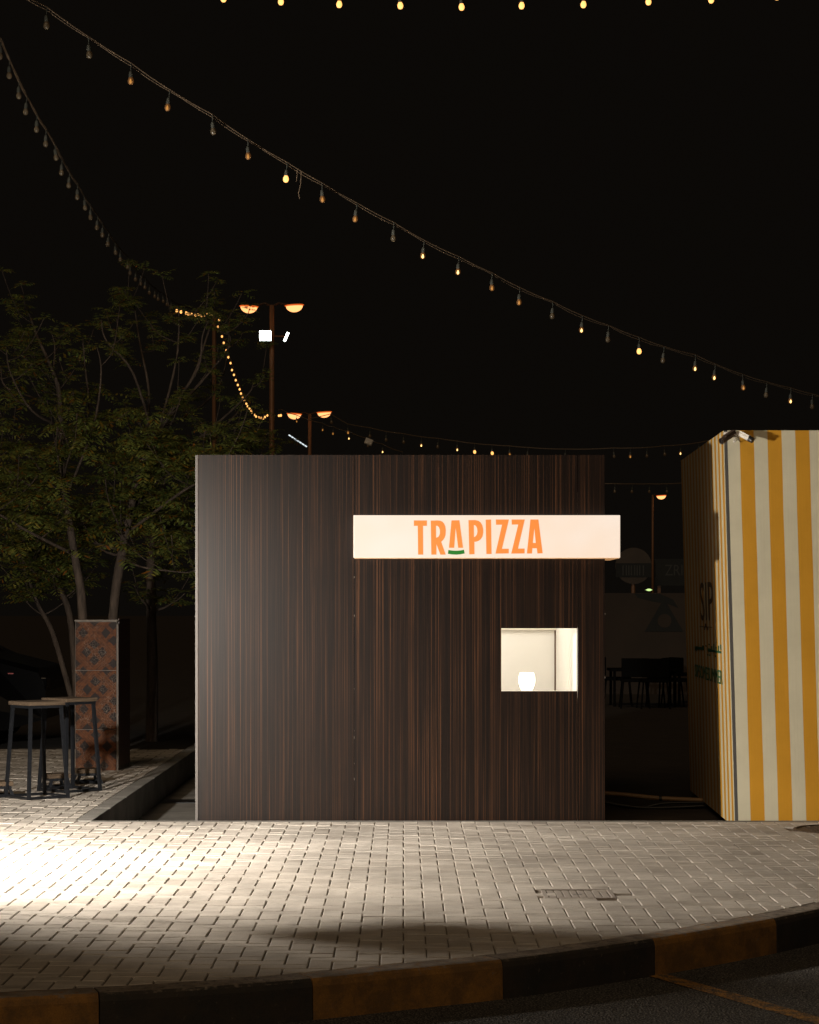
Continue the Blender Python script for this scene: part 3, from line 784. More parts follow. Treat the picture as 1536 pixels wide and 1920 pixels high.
# ------------------------------------------------------------------ stools
def stool(label, px, py, w_, h_, rz, splay=0.09, seat_t=0.03, nm='bar_stool', cat='stool', grp=None):
    g_ = G(px, py)
    r_ = thing(nm, label, cat, (g_.x, g_.y + w_ * 0.5, 0), rz, grp)
    s = w_ / 2
    obj('seat', box((-s, -s, h_ - seat_t), (s, s, h_), bevel=0.004), M_wood, r_)
    t_ = 0.012
    bm = bmesh.new()
    for lo, hi in (((-s + .012, -s + .012, h_ - seat_t - 0.022), (s - .012, -s + .034, h_ - seat_t - 0.001)), ((-s + .012, s - .034, h_ - seat_t - 0.022), (s - .012, s - .012, h_ - seat_t - 0.001)),
                   ((-s + .012, -s + .034, h_ - seat_t - 0.022), (-s + .034, s - .034, h_ - seat_t - 0.001)), ((s - .034, -s + .034, h_ - seat_t - 0.022), (s - .012, s - .034, h_ - seat_t - 0.001))): add_box(bm, lo, hi)
    obj('seat_frame', bm, M_steel_dark, r_)
    e = s * (1 + splay)
    foot = []
    for sx, sy in ((-1, -1), (1, -1), (1, 1), (-1, 1)):
        bm = bmesh.new(); a_ = Vector((sx * (s - 0.025), sy * (s - 0.025), h_ - seat_t - 0.022)); b_ = Vector((sx * e, sy * e, 0.0))
        foot.append(b_)
        for q in range(1):
            d1_ = Vector((t_, 0, 0)); d2_ = Vector((0, t_, 0))
            c8 = [a_ - d1_ - d2_, a_ + d1_ - d2_, a_ + d1_ + d2_, a_ - d1_ + d2_]; c9 = [b_ - d1_ - d2_, b_ + d1_ - d2_, b_ + d1_ + d2_, b_ - d1_ + d2_]
            va = [bm.verts.new(p_) for p_ in c8]; vb = [bm.verts.new(p_) for p_ in c9]
            bm.faces.new(va); bm.faces.new(vb[::-1])
            for i in range(4): bm.faces.new((va[i], vb[i], vb[(i + 1) % 4], va[(i + 1) % 4]))
        obj('leg', bm, M_steel_dark, r_)
    for i in range(4):
        a_, b_ = foot[i], foot[(i + 1) % 4]; d_ = (b_ - a_).normalized() * 0.013
        bm = bmesh.new(); add_tube(bm, [a_ + d_ + Vector((0, 0, 0.013)), b_ - d_ + Vector((0, 0, 0.013))], 0.011, 4); obj('floor_bar', bm, M_steel_dark, r_)
    return r_
stool('tall wooden topped metal bar stool nearest the left edge', 63, 1499, 0.325, 0.765, math.radians(40), grp='tall stools by the pillar')
stool('tall wooden topped bar stool right in front of the tiled pillar', 125, 1486, 0.325, 0.765, math.radians(47), grp='tall stools by the pillar')
stool('low footstool between the legs of the tall stools', 102, 1480, 0.19, 0.125, math.radians(30), 0.02, 0.035, 'footstool', 'footstool', 'low footstools')
stool('low footstool right at the foot of the tiled pillar', 160, 1470, 0.21, 0.125, math.radians(20), 0.02, 0.035, 'footstool', 'footstool', 'low footstools')
stool('low footstool cut by the left edge of the photo', -8, 1496, 0.2, 0.125, math.radians(25), 0.02, 0.035, 'footstool', 'footstool', 'low footstools')

# ------------------------------------------------------------------ parked car
M_carpaint = plain('black_car_paint', (0.002, 0.002, 0.0024), 0.16, 0.0, 0.05, spec=0.08)
M_carglass = plain('car_glass', (0.003, 0.003, 0.004), 0.08, 0, 0.0, spec=0.2)
M_tyre = plain('tyre_rubber', (0.012, 0.012, 0.012), 0.8)
car = thing('parked_car', 'dark parked car at the left edge with orange light glinting on its slope', 'car', (-3.78, 24.0, 0), 0)
bm = bmesh.new()
prof = [(-4.35, .30), (-4.4, .60), (-4.3, .88), (-3.6, 1.0), (-3.0, 1.36), (-2.2, 1.44), (-1.5, 1.42), (-0.62, 0.99), (-0.1, 0.86), (-0.02, .62), (-0.03, .32), (-.45, .20), (-3.9, .20)]
secs = [(-0.86, 0.93, .04), (-0.80, 1.0, .0), (0.80, 1.0, .0), (0.86, 0.93, .04)]
rings = []
for yy, s_, dz in [(0.0, 1, 0), (0.06, 1.0, 0)] + [(1.7, 1, 0), (1.76, 1, 0)]:
    edge = yy in (0.0, 1.76)
    ring = []
    for x_, z_ in prof:
        inset_ = 0.20 if z_ > 1.05 else 0.0
        yv = yy + (inset_ if yy < 0.9 else -inset_)
        zc = z_ - (0.05 if edge and z_ > .8 else 0); xc = x_ * (0.985 if edge else 1)
        ring.append(bm.verts.new((xc, yv, zc)))
    rings.append(ring)
for a_, b_ in zip(rings, rings[1:]):
    for i in range(len(prof)): bm.faces.new((a_[i], a_[(i + 1) % len(prof)], b_[(i + 1) % len(prof)], b_[i]))
bm.faces.new(rings[0]); bm.faces.new(rings[-1][::-1])
obj('body', bm, M_carpaint, car)
obj('window', box((-2.95, 0.012 + .17, 1.02), (-1.15, 0.02 + .17, 1.30)), M_carglass, car)
obj('windscreen', box((-0.38, 0.25, -0.004), (0.38, 1.5, 0.004), Matrix.Translation((-1.05, 0, 1.215)) @ Matrix.Rotation(math.radians(26), 4, 'Y')), M_carglass, car)
for x_ in (-0.85, -3.45):
    for y_ in (0.02, 1.56):
        wl = obj('wheel', lathe([(0.31, 0), (0.33, .04), (0.33, .16), (0.31, .2)], 24, Matrix.Translation((x_, y_ + .19, .33)) @ Matrix.Rotation(math.pi / 2, 4, 'X')), M_tyre, car)
        obj('rim', lathe([(0.20, -0.002), (0.19, .202)], 16, Matrix.Translation((x_, y_ + .19, .33)) @ Matrix.Rotation(math.pi / 2, 4, 'X')), M_alu, wl)
obj('side_reflector', box((-0.42, -0.004, 0.80), (-0.36, 0.008, 0.810)), emit('red_reflector_glow', (1, .1, .1), 0.02, (0.3, .02, .02)), car)  # reflector given a faint red glow of its own
obj('headlight', box((-0.22, 0.03, 0.66), (-0.015, 0.3, 0.76), bevel=0.01), M_carglass, car)

# ------------------------------------------------------------------ trees
def smooth_poly(pts, n=5):
    out = []
    for i in range(len(pts) - 1):
        p0 = pts[max(0, i - 1)]; p1 = pts[i]; p2 = pts[i + 1]; p3 = pts[min(len(pts) - 1, i + 2)]
        for k in range(n):
            q = k / n; out.append(0.5 * ((2 * p1) + (-p0 + p2) * q + (2 * p0 - 5 * p1 + 4 * p2 - p3) * q * q + (-p0 + 3 * p1 - 3 * p2 + p3) * q ** 3))
    out.append(pts[-1]); return out
def add_frond(bm, p, d, L, droop=0.5, pairs=6):
    """a pinnate leaf: paired leaflets along a drooping stalk"""
    d = d.normalized(); side = d.cross(Vector((0, 0, 1)))
    if side.length < 0.1: side = Vector((1, 0, 0))
    side.normalize(); q = p.copy()
    mat_r = rnd.random()
    for i in range(1, pairs + 1):
        q = q + d * (L / pairs); d = (d + Vector((0, 0, -droop / pairs))).normalized()
        ll = L * 0.44 * math.sin(math.pi * (0.22 + 0.68 * i / pairs)); lw = ll * 0.34
        for s in (-1, 1):
            ld = (side * s * 0.9 + d * 0.5 + Vector((0, 0, rnd.uniform(-0.45, 0.05)))).normalized()
            wv_ = d.normalized() * lw * 0.5
            a = q; b_ = q + ld * ll * 0.55 + wv_; c_ = q + ld * ll; e_ = q + ld * ll * 0.5 - wv_
            bm.faces.new([bm.verts.new(x) for x in (a, b_, c_, e_)])
def rosette(bm, p, n, L, up=0.3):
    a0 = rnd.uniform(0, 6.28)
    for k in range(n):
        a = a0 + 6.28 * k / n + rnd.uniform(-0.35, 0.35)
        add_frond(bm, p, Vector((math.cos(a), math.sin(a), up + rnd.uniform(-0.35, 0.35) * (1 if L > .2 else 1.3))), L * rnd.uniform(0.7, 1.15), rnd.uniform(0.4, 1.1), rnd.choice((4, 5, 6)))
def make_tree(label, stems, Z, base_r, twig_n, leaf_n, ztop_sparse, group=None):
    """stems: list of (points in photo pixels [+dz], r0, r1)"""
    base = stems[0][0][0]
    bx = P(base[0], base[1], Z); root = thing('leafy_tree', label, 'tree', (bx.x, Z, 0), 0, group)
    org = Vector((bx.x, Z, 0))
    bt, bl = bmesh.new(), bmesh.new()
    tips = []
    branches = []
    for pts, r0, r1 in stems:
        ps = smooth_poly([P(q[0], q[1], Z + (q[2] if len(q) > 2 else 0)) - org for q in pts])
        n = len(ps); rs = [r0 + (r1 - r0) * i / (n - 1) for i in range(n)]
        add_tube(bt, ps, rs, 7)
        branches.append((ps, rs)); 
    # side twigs: leave the stem outwards, then turn up
    for ps, rs in list(branches):
        L = sum((b - a).length for a, b in zip(ps, ps[1:]))
        for k in range(max(2, int(L * twig_n))):
            i = rnd.randint(int(len(ps) * 0.30), len(ps) - 2); p0 = ps[i]
            if p0.z < 1.4 or (p0.z > 3.3 and rnd.random() < 0.55): continue
            a = rnd.uniform(0, 6.28); d_ = Vector((math.cos(a), math.sin(a), rnd.uniform(-0.15, 0.5))).normalized()
            l_ = rnd.uniform(0.3, 0.9) * (1.0 if p0.z < 3 else 0.45); seg = 6; q = [p0]; dd = d_
            for s_ in range(seg):
                dd = (dd + Vector((rnd.gauss(0, .12), rnd.gauss(0, .12), 0.16))).normalized(); q.append(q[-1] + dd * l_ / seg)
            add_tube(bt, q, [max(0.003, rs[i] * 0.3 * (1 - j / (seg + 1))) + 0.002 for j in range(seg + 1)], 4)
            tips.append(q[-1]); tips.append(q[4]); tips.append(q[3] )
            if rnd.random() < 0.6:
                q2 = [q[3]]; dd = (dd + Vector((rnd.gauss(0, .8), rnd.gauss(0, .8), 0.3))).normalized()
                for s_ in range(4): dd = (dd + Vector((0, 0, .15))).normalized(); q2.append(q2[-1] + dd * 0.12)
                add_tube(bt, q2, 0.004, 4); tips.append(q2[-1])
        tips.append(ps[-1])
    for p in tips: rosette(bl, p, rnd.randint(6, 9), 0.14 if p.z > ztop_sparse else 0.24, 0.35)
    low = [p for p in tips if p.z < ztop_sparse - 0.5 + 1.5 * rnd.random()]
    for _ in range(leaf_n):
        if not low: break
        p = rnd.choice(low) + Vector((rnd.gauss(0, .22), rnd.gauss(0, .25), rnd.gauss(-.05, .22)))
        if p.z < 1.78 + 0.35 * noise.noise(p * 1.7) or noise.noise((p + org) * 1.9) < 0.0: continue
        rosette(bl, p, rnd.randint(2, 4), 0.25, -0.1)
    obj('trunk', bt, M_bark, root, smooth=True)
    tag(obj('crown', bl, M_leaf, root), kind='stuff')
    return root
GT = 'trees behind the tiled pillar'
make_tree('tree with pale leaning trunk rising directly behind the tiled pillar', [
    ([(205, 1420), (212, 1160), (232, 1020), (245, 960), (262, 880), (310, 790), (330, 755)], 0.060, 0.018),
    ([(330, 755), (365, 700), (392, 620, .3), (405, 590, .4)], 0.016, 0.006),
    ([(330, 755), (372, 690, -.3), (380, 630, -.4), (392, 600, -.4)], 0.014, 0.005),
    ([(320, 780), (375, 720, .2), (430, 650, .3), (425, 620, .3)], 0.014, 0.005),
    ([(262, 880), (280, 750, .4), (262, 640, .6), (250, 560, .7)], 0.018, 0.006),
    ([(290, 830), (250, 700, -.3), (200, 640, -.5), (190, 600, -.5)], 0.016, 0.005),
    ([(300, 800), (330, 680, .1), (336, 600, .1), (333, 575, .1)], 0.014, 0.005),
    ([(245, 960), (300, 900, .5), (400, 860, .8), (470, 840, 1.0), (505, 810, 1)], 0.022, 0.006),
    ([(238, 1000), (330, 930, -.4), (372, 905, -.5), (395, 900, -.5)], 0.018, 0.006),
    ([(225, 1040), (262, 1062, -.3), (330, 1072, -.3), (372, 1074, -.3)], 0.012, 0.004),
    ([(225, 1030), (190, 1022), (160, 1005, .3), (130, 980, .3)], 0.018, 0.005),
    ([(300, 880), (400, 800, .6), (465, 740, .9), (475, 715, 1)], 0.016, 0.005),
    ([(310, 800), (380, 760, 1), (420, 700, 1.2), (432, 585, 1.2)], 0.014, 0.005)], 23.0, 0.08, 5.5, 300, 3.2, GT)
make_tree('slender dark tree whose bare upper twigs spread at the far left', [
    ([(158, 1420), (155, 1150), (140, 1040), (118, 900), (115, 800), (110, 730), (92, 680), (70, 630), (50, 575)], 0.052, 0.007),
    ([(95, 690), (60, 680, -.2), (30, 655, -.3), (20, 640, -.3)], 0.010, 0.004),
    ([(100, 700), (103, 650, .2), (95, 620, .2)], 0.010, 0.004),
    ([(115, 770), (60, 745, .3), (10, 725, .4), (2, 690, .4)], 0.013, 0.005),
    ([(114, 800), (60, 770, -.4), (20, 700, -.5), (12, 650, -.5)], 0.013, 0.005),
    ([(118, 860), (165, 780, .4), (160, 690, .5), (155, 635, .5)], 0.015, 0.005),
    ([(125, 930), (175, 800, -.3), (190, 700, -.4), (182, 650, -.4)], 0.015, 0.005),
    ([(125, 950), (40, 900, .3), (-20, 850, .3), (-60, 800, .3)], 0.018, 0.006),
    ([(140, 1040), (60, 1000, -.4), (-10, 960, -.5), (-70, 930, -.5)], 0.02, 0.006)], 22.4, 0.06, 5.5, 200, 3.0, GT)
make_tree('dark tree with two thin stems leaning left behind the stools', [
    ([(150, 1430), (135, 1180), (110, 1100), (84, 1060), (60, 980), (40, 900)], 0.045, 0.012),
    ([(140, 1330), (100, 1190), (70, 1130), (30, 1030), (-20, 940)], 0.035, 0.012),
    ([(84, 1060), (20, 980, .4), (-40, 930, .5)], 0.02, 0.008)], 24.5, 0.05, 7, 200, 3.5, GT)
make_tree('thick dark trunked tree nearest to the wood kiosk', [
    ([(284, 1405), (286, 1250), (283, 1080), (290, 960), (320, 880)], 0.075, 0.03),
    ([(286, 1040), (340, 960, .3), (430, 900, .4), (500, 870, .5)], 0.03, 0.008),
    ([(286, 1020), (230, 960, .3), (180, 900, .4)], 0.03, 0.008),
    ([(320, 880), (390, 830, .3), (440, 780, .3), (465, 745, .3)], 0.018, 0.006)], 25.5, 0.08, 6, 330, 3.4, GT)

# ------------------------------------------------------------------ street lamps
def bar(bm, a, b, r, n=8): add_tube(bm, [a, b], r, n)
def lamp_post(label, px, ytop, Z, arms, r0, group='street lamps'):
    b_ = P(px, CY, Z); b_.z = -0.25
    top = P(px, ytop, Z).z
    r_ = thing('street_lamp', label, 'street lamp', tuple(b_), 0, group)
    bm = bmesh.new(); add_tube(bm, [(0, 0, 0), (0, 0, (top + .25) * 0.5), (0, 0, top + .25)], [r0, r0 * .85, r0 * .68], 12); obj('pole', bm, M_pole, r_, smooth=True)
    for hx, hy in arms:
        hp = P(hx, hy, Z) - b_; s = 1 if hp.x > 0 else -1
        w2 = 0.5 * 32 * 48.8 / F
        if Z > 60: w2 *= 1.22
        bm = bmesh.new(); add_tube(bm, [(0, 0, top + .22), (hp.x * 0.3, 0, top + .25 + .04), (hp.x - s * w2 * .8, 0, hp.z + 0.03)], r0 * .3, 6); obj('arm', bm, M_head, r_)
        bm = bmesh.new()
        hd_ = bmesh.new(); bmesh.ops.create_uvsphere(hd_, u_segments=16, v_segments=10, radius=1)
        bmesh.ops.delete(hd_, geom=[v_ for v_ in hd_.verts if v_.co.z < -0.01], context='VERTS')
        bmesh.ops.transform(hd_, matrix=Matrix.Translation(hp + Vector((0, 0, 0.015))) @ Matrix.Rotation(-s * 0.06, 4, 'Y') @ Matrix.Diagonal((w2 * 1.12, 0.14, 0.045, 1)), verts=hd_.verts)
        head = obj('lamp_head', hd_, M_head, r_, smooth=True)
        ln = bmesh.new(); bmesh.ops.create_uvsphere(ln, u_segments=16, v_segments=10, radius=1)
        bmesh.ops.delete(ln, geom=[v_ for v_ in ln.verts if v_.co.z > 0.01], context='VERTS')
        bmesh.ops.transform(ln, matrix=Matrix.Translation(hp + Vector((0, 0, 0.012))) @ Matrix.Rotation(-s * 0.06, 4, 'Y') @ Matrix.Diagonal((w2, 0.12, w2 * 0.78, 1)), verts=ln.verts)
        obj('lens', ln, M_sodium, head, smooth=True)
        bm.free()
        rim = bmesh.new(); bmesh.ops.create_uvsphere(rim, u_segments=16, v_segments=8, radius=1)
        bmesh.ops.transform(rim, matrix=Matrix.Translation(hp + Vector((0, 0, 0.016))) @ Matrix.Rotation(-s * 0.06, 4, 'Y') @ Matrix.Diagonal((w2 * 1.15, 0.145, w2 * 0.17, 1)), verts=rim.verts)
        obj('lens_rim', rim, M_rim, head, smooth=True)
    return r_, b_
lp1, b1 = lamp_post('tall double armed street lamp with cold floodlights, left of centre', 510, 572, 48.8, [(467, 576), (552, 574)], 0.072)
lamp_post('shorter distant double armed street lamp just right of the tall one', 581, 776, 75.0, [(552, 777), (608, 774)], 0.075)
lamp_post('far single armed street lamp in the gap between the kiosks', 1224, 928, 110.0, [(1240, 930)], 0.07)
def floodlight(label, px, py, Z, w_, h_, rz, tilt, lens=M_cold):
    p_ = P(px, py, Z); r_ = thing('floodlight', label, 'floodlight', tuple(p_))
    M = Matrix.Rotation(rz, 4, 'Z') @ Matrix.Rotation(tilt, 4, 'X')
    hs = obj('housing', box((-w_ / 2 - .01, 0.0, -h_ / 2 - .01), (w_ / 2 + .01, .08, h_ / 2 + .01), M, bevel=0.006), M_white_metal if lens is M_white_metal else M_head, r_)
    obj('lens', box((-w_ / 2, -0.006, -h_ / 2), (w_ / 2, -0.001, h_ / 2), M), lens, r_)
    bm = bmesh.new(); bar(bm, Vector((0, .08, 0)), Vector((0, 0.16, 0)), 0.02); obj('bracket', bm, M_head, r_); return r_
bm = bmesh.new(); zb_ = P(0, 631, 48.8).z - b1.z
bar(bm, Vector(((490 - 510) * 48.8 / F, 0.0, zb_)), Vector(((541 - 510) * 48.8 / F, 0.0, zb_)), 0.018, 6); obj('cross_bar', bm, M_pole, lp1)
floodlight('square cold white floodlight glowing on the tall lamp post', 497.5, 629.5, 48.6, 0.245, 0.21, 0, 0.1)
f2 = floodlight('narrow cold white floodlight seen edge on, right of the tall lamp post', 537, 631.5, 48.6, 0.05, 0.20, 0.0, 0.1); f2.rotation_euler = (0, math.radians(24), 0)
f3 = floodlight('unlit white floodlight hanging on a cable above the wood kiosk roof', 691.5, 828, 35, 0.10, 0.075, 0.0, 0.0, M_white_metal); f3.rotation_euler = (0, math.radians(22), 0)
bm = bmesh.new(); a_, b_ = P(541, 815, 60), P(576, 838, 60)
for k in range(7):
    q0, q1 = a_.lerp(b_, k / 7 + 0.012), a_.lerp(b_, (k + 1) / 7 - 0.012); add_tube(bm, [q0 - a_, q1 - a_], 0.017, 6)
o = tag(obj('led_tube', bm, emit('led_tube_light', (0.85, 0.95, 1.0), 1.0)), 'slanting strip of cold white tube lights beside the second street lamp', 'tube light'); o.location = a_
# pole that carries the left festoon
bp = P(402, CY, 45.0); bp.z = 0
pr = thing('festoon_pole', 'thin rusty pole carrying the lit bulb string behind the tree', 'pole', tuple(bp))
bm = bmesh.new(); add_tube(bm, [(0, 0, 0), (0, 0, P(402, 583, 45).z)], [0.05, 0.042], 10); obj('shaft', bm, M_pole, pr)

# ------------------------------------------------------------------ festoon strings
def bulb_mesh(kind, mat):
    bm = bmesh.new()   # origin = cable; hangs 0.118 m to the bulb centre
    add_lathe(bm, [(0.003, -0.141), (0.012, -0.138), (0.0178, -0.129), (0.0198, -0.119), (0.0180, -0.108), (0.013, -0.098), (0.0115, -0.093)], 12)
    bmesh.ops.recalc_face_normals(bm, faces=bm.faces)
    me = bpy.data.meshes.new('bulb'); bm.to_mesh(me); bm.free(); me.materials.append(mat)
    me.polygons.foreach_set('use_smooth', [True] * len(me.polygons)); return me
BM = {0: bulb_mesh('off', M_bulb_off), 1: bulb_mesh('dim', M_bulb_dim), 2: bulb_mesh('dim2', M_bulb_dim), 3: bulb_mesh('lit', M_bulb_lit)}
def fil_mesh(mat, s_):
    bm = bmesh.new(); add_lathe(bm, [(0.002, -0.138), (0.0085 * s_, -0.131), (0.0095 * s_, -0.122), (0.004, -0.108)], 8)
    bmesh.ops.transform(bm, matrix=Matrix.Translation((0, -0.0145, 0)), verts=bm.verts)
    bmesh.ops.recalc_face_normals(bm, faces=bm.faces)
    me = bpy.data.meshes.new('filament'); bm.to_mesh(me); bm.free(); me.materials.append(mat); return me
FM = {1: fil_mesh(M_fil_dim, 0.9), 2: fil_mesh(M_fil_mid, 1.0)}
bm = bmesh.new()
add_tube(bm, [(0, 0, 0), (0.003, 0, -0.02), (0.001, 0, -0.055)], 0.0032, 5)
add_lathe(bm, [(0.005, -0.052), (0.0095, -0.056), (0.0125, -0.068), (0.0135, -0.084), (0.0130, -0.0945)], 10)
bmesh.ops.recalc_face_normals(bm, faces=bm.faces)
SOCK = bpy.data.meshes.new('socket'); bm.to_mesh(SOCK); bm.free(); SOCK.materials.append(M_socket)
def festoon(label, bulbs, Zf, cable_r=0.005, ends=None, scale=1.0, twin=False):
    """bulbs: (px, py of bulb centre, state). Zf(i) depth"""
    pts3 = []
    for i, (x_, y_, s_) in enumerate(bulbs):
        p_ = P(x_, y_, Zf(i)); p_.z += 0.118 * scale; pts3.append(p_)
    org = pts3[0].copy(); root = thing('string_light', label, 'string light', tuple(org), 0, None)
    cp = []
    allp = ([P(*ends[0])] if ends and ends[0] else []) + pts3 + ([P(*ends[1])] if ends and ends[1] else [])
    for a, b in zip(allp, allp[1:]):
        for k in range(4):
            q = k / 4; c_ = a.lerp(b, q); c_.z -= 0.006 * math.sin(math.pi * q) * (b - a).length / 0.5; cp.append(c_)
    cp.append(allp[-1])
    bm = bmesh.new(); add_tube(bm, [c_ - org for c_ in cp], cable_r, 5)
    if twin: add_tube(bm, [c_ - org + Vector((0, 0, -0.006 - 0.014 * abs(math.sin(i * 0.37)) )) for i, c_ in enumerate(cp)], cable_r * 0.6, 4)
    obj('cable', bm, M_cable, root)
    for (x_, y_, s_), p_ in zip(bulbs, pts3):
        tilt = rnd.gauss(0, 0.05)
        so = inst('socket', SOCK, root, p_ - org, (0, tilt, 0), (scale,) * 3)
        bo = inst('bulb', BM[s_], so, (0, 0, 0))
        if s_ in FM: inst('filament', FM[s_], so, (0, 0, 0))
    return root
main = [(87, 48, 0), (165, 103, 0), (245, 152, 1), (318, 202, 1), (397, 247, 0), (464, 293, 1), (538, 336, 3), (603, 374, 1), (669, 411, 1), (738, 447, 0), (795, 480, 2), (860, 510, 2), (922, 540, 1), (974, 567, 1), (1036, 593, 0), (1092, 619, 2), (1141, 637, 0), (1198, 659, 3), (1245, 676, 0), (1304, 691, 2), (1341, 708, 2), (1392, 727, 1), (1438, 741, 0), (1483, 752, 2), (1523, 763, 0), (1560, 772, 0)]
def zmain(i): x_ = main[i][0]; return 14 + 6.5 * max(0, (x_ / 1536)) ** 1.3
fm = festoon('long string of bulbs sagging from upper left to the right edge', main, zmain, 0.0045, [(20, -22, 13.8), (1640, 768, 22)], twin=True)
# loose wire end
bm = bmesh.new(); a_ = P(565, 321, 15.6); add_tube(bm, [a_ - fm.location, P(564, 345, 15.6) - fm.location, P(560, 362, 15.6) - fm.location, P(562, 373, 15.6) - fm.location], 0.003, 5)
add_tube(bm, [P(558, 318, 15.6) - fm.location, P(556, 340, 15.6) - fm.location], 0.003, 5); obj('loose_wire', bm, M_cable, fm)
left_s = [(2, 106), (17, 142), (35, 180), (50, 210), (69, 243), (86, 270), (102, 296), (116, 324), (130, 348), (145, 370), (157, 390), (169, 408), (183, 427), (192, 441), (204, 458), (215, 474), (225, 487), (240, 501), (244, 512), (255, 524), (263, 532), (273, 539), (281, 549), (291, 556), (297, 561), (305, 565), (313, 571), (321, 577)]
lit_s = [(333, 583), (340, 585), (348, 587), (353, 589.5), (359, 589.5), (366, 591), (371, 590), (378, 592), (384, 591), (388, 589.5), (394, 589.5), (399, 591)]
LS = [(x_, y_, 0) for x_, y_ in left_s] + [(x_, y_, 3) for x_, y_ in lit_s]
def zleft(i): q = i / (len(LS) - 1); return 15.4 + 29.4 * q ** 1.5
festoon('string of mostly dark bulbs running from the left edge back to the thin pole', LS, zleft, 0.006, [(-25, 35, 14.8), None], twin=True)
drop = [(410, 601), (409.5, 613), (416, 631), (420, 643), (425, 657), (428, 670), (432, 681), (436, 694), (439, 703), (442, 713), (446, 722), (449, 730), (452, 738), (455, 746), (459, 752), (462, 757), (465, 762), (468, 766), (471, 770), (473, 774), (477, 778), (480, 781), (485, 783), (490, 784), (494, 785), (498, 782), (502, 779)]
festoon('string of glowing bulbs dropping steeply from the thin pole to the lamp post', [(x_, y_, 3) for x_, y_ in drop], lambda i: 45.2 + 3.4 * i / 26, 0.008, scale=1.0)
festoon('short string with two lit bulbs between the two street lamps', [(522.5, 779.5, 3), (527, 779, 3), (556, 790, 1), (605, 806, 1), (625, 813, 1), (655, 822, 2), (690, 836, 0), (718, 847, 2), (755, 862, 0)], lambda i: 49 - i * 1.4, 0.008, scale=1.1)
topb = [(380, -9), (417, -2), (525.5, 3.5), (637.5, 8.5), (748.5, 11), (864, 13.5), (980, 11), (1097, 9), (1215, 3.5), (1335, 0), (1458, -6)]
festoon('string of lit bulbs along the very top edge of the picture', [(x_, y_, 3) for x_, y_ in topb], lambda i: 15.5, 0.005, [(250, -55, 15.5), (1620, -55, 15.5)])
far1 = [(620, 792, 0), (652, 811, 1), (694, 818, 0), (724, 825, 0), (756, 829, 0), (790, 835, 2), (822, 838, 0), (857, 843, 2), (889.5, 847.5, 3), (922, 850, 3), (955, 852, 1), (990, 855, 0), (1060, 858, 0), (1150, 856, 0), (1182, 856, 1), (1213, 855, 0), (1245, 852, 0), (1277, 850, 2), (1310, 846, 0), (1345, 838, 0)]
festoon('faint string with scattered lit bulbs just above the wood kiosk roof', far1, lambda i: 36.0, 0.007, [(582, 785, 36), (1400, 822, 36)], scale=1.15)
festoon('barely visible string of dark bulbs across the gap between the kiosks', [(1120, 921, 0), (1153, 921.5, 0), (1186, 922, 0), (1218, 922, 0), (1250, 922, 0), (1283, 920, 0)], lambda i: 34.0, 0.007, [(1090, 908, 34), (1320, 905, 34)])

# ------------------------------------------------------------------ dark yard behind the gap
M_hoard = plain('hoarding_panel', (0.038, 0.024, 0.014), 0.7, 0, 0.3, 1.5)
M_board_dark = plain('dark_board', (0.006, 0.008, 0.007), 0.7)
M_disc = plain('disc_sign_face', (0.06, 0.042, 0.026), 0.6, 0, 0.3, 3)
M_pale_print = plain('pale_print', (0.035, 0.035, 0.03), 0.6)
HZ = 42.0
def at42(px, py, Z=HZ): return P(px, py, Z)
hb = thing('hoarding_wall', 'low brown hoarding wall with black triangle emblem, dim behind the gap', 'wall', (at42(1220, 1140).x, HZ, -0.10))
o_ = Vector(hb.location)
obj('board', box((-3.2, 0.0, 0), (3.2, 0.08, at42(0, 1112).z + 0.10)), M_hoard, hb)
tri = [at42(1245, 1122) - o_, at42(1281, 1184) - o_, at42(1209, 1184) - o_]
bm = bmesh.new(); add_prism(bm, [v_ + Vector((0, -0.012, 0)) for v_ in tri], (0, 0.010, 0)); te = obj('triangle_emblem', bm, M_board_dark, hb)
cc = at42(1246, 1164) - o_ + Vector((0, -0.016, 0)); obj('emblem_disc', lathe([(13 * HZ / F, -.002), (13 * HZ / F, .003)], 24, Matrix.Translation(cc) @ Matrix.Rotation(math.pi / 2, 4, 'X')), M_hoard, te)
bm = bmesh.new()     # painted dark swoop
sw = [at42(x_, y_) - o_ + Vector((0, -0.006, 0)) for x_, y_ in ((1190, 1113), (1236, 1113), (1262, 1124), (1272, 1140), (1252, 1132), (1225, 1128), (1195, 1120))]
add_prism(bm, sw, (0, 0.005, 0)); obj('painted_swoop', bm, M_board_dark, hb)
ds = thing('disc_sign', 'round pale sign with dark lettering band standing behind the hoarding', 'sign', (at42(1188, 1140, 44).x, 44.0, -0.10)); o_ = Vector(ds.location)
cc = P(1188, 1061, 44) - o_; rr = 34 * 44 / F
obj('disc', lathe([(rr, -.02), (rr, .02)], 40, Matrix.Translation(cc) @ Matrix.Rotation(math.pi / 2, 4, 'X')), M_disc, ds)
obj('band', box((cc.x - rr * .98, -0.032, P(0, 1082, 44).z - o_.z), (cc.x + rr * .98, -0.021, P(0, 1056, 44).z - o_.z)), M_board_dark, ds)
bm = bmesh.new()      # tall pale strokes, too far away to read
for q in (-.62, -.44, -.30, -.16, .02, .16, .30, .50):
    add_box(bm, (cc.x + rr * q, -0.038, P(0, 1079, 44).z - o_.z), (cc.x + rr * (q + .07), -0.033, P(0, 1060, 44).z - o_.z))
me = bpy.data.meshes.new('band_strokes'); bm.to_mesh(me); bm.free()
obj_me('band_strokes', me, M_pale_print, ds)
bm = bmesh.new(); add_tube(bm, [(cc.x, 0.05, 0), (cc.x, 0.05, cc.z)], 0.04, 8); obj('post', bm, M_pole, ds)
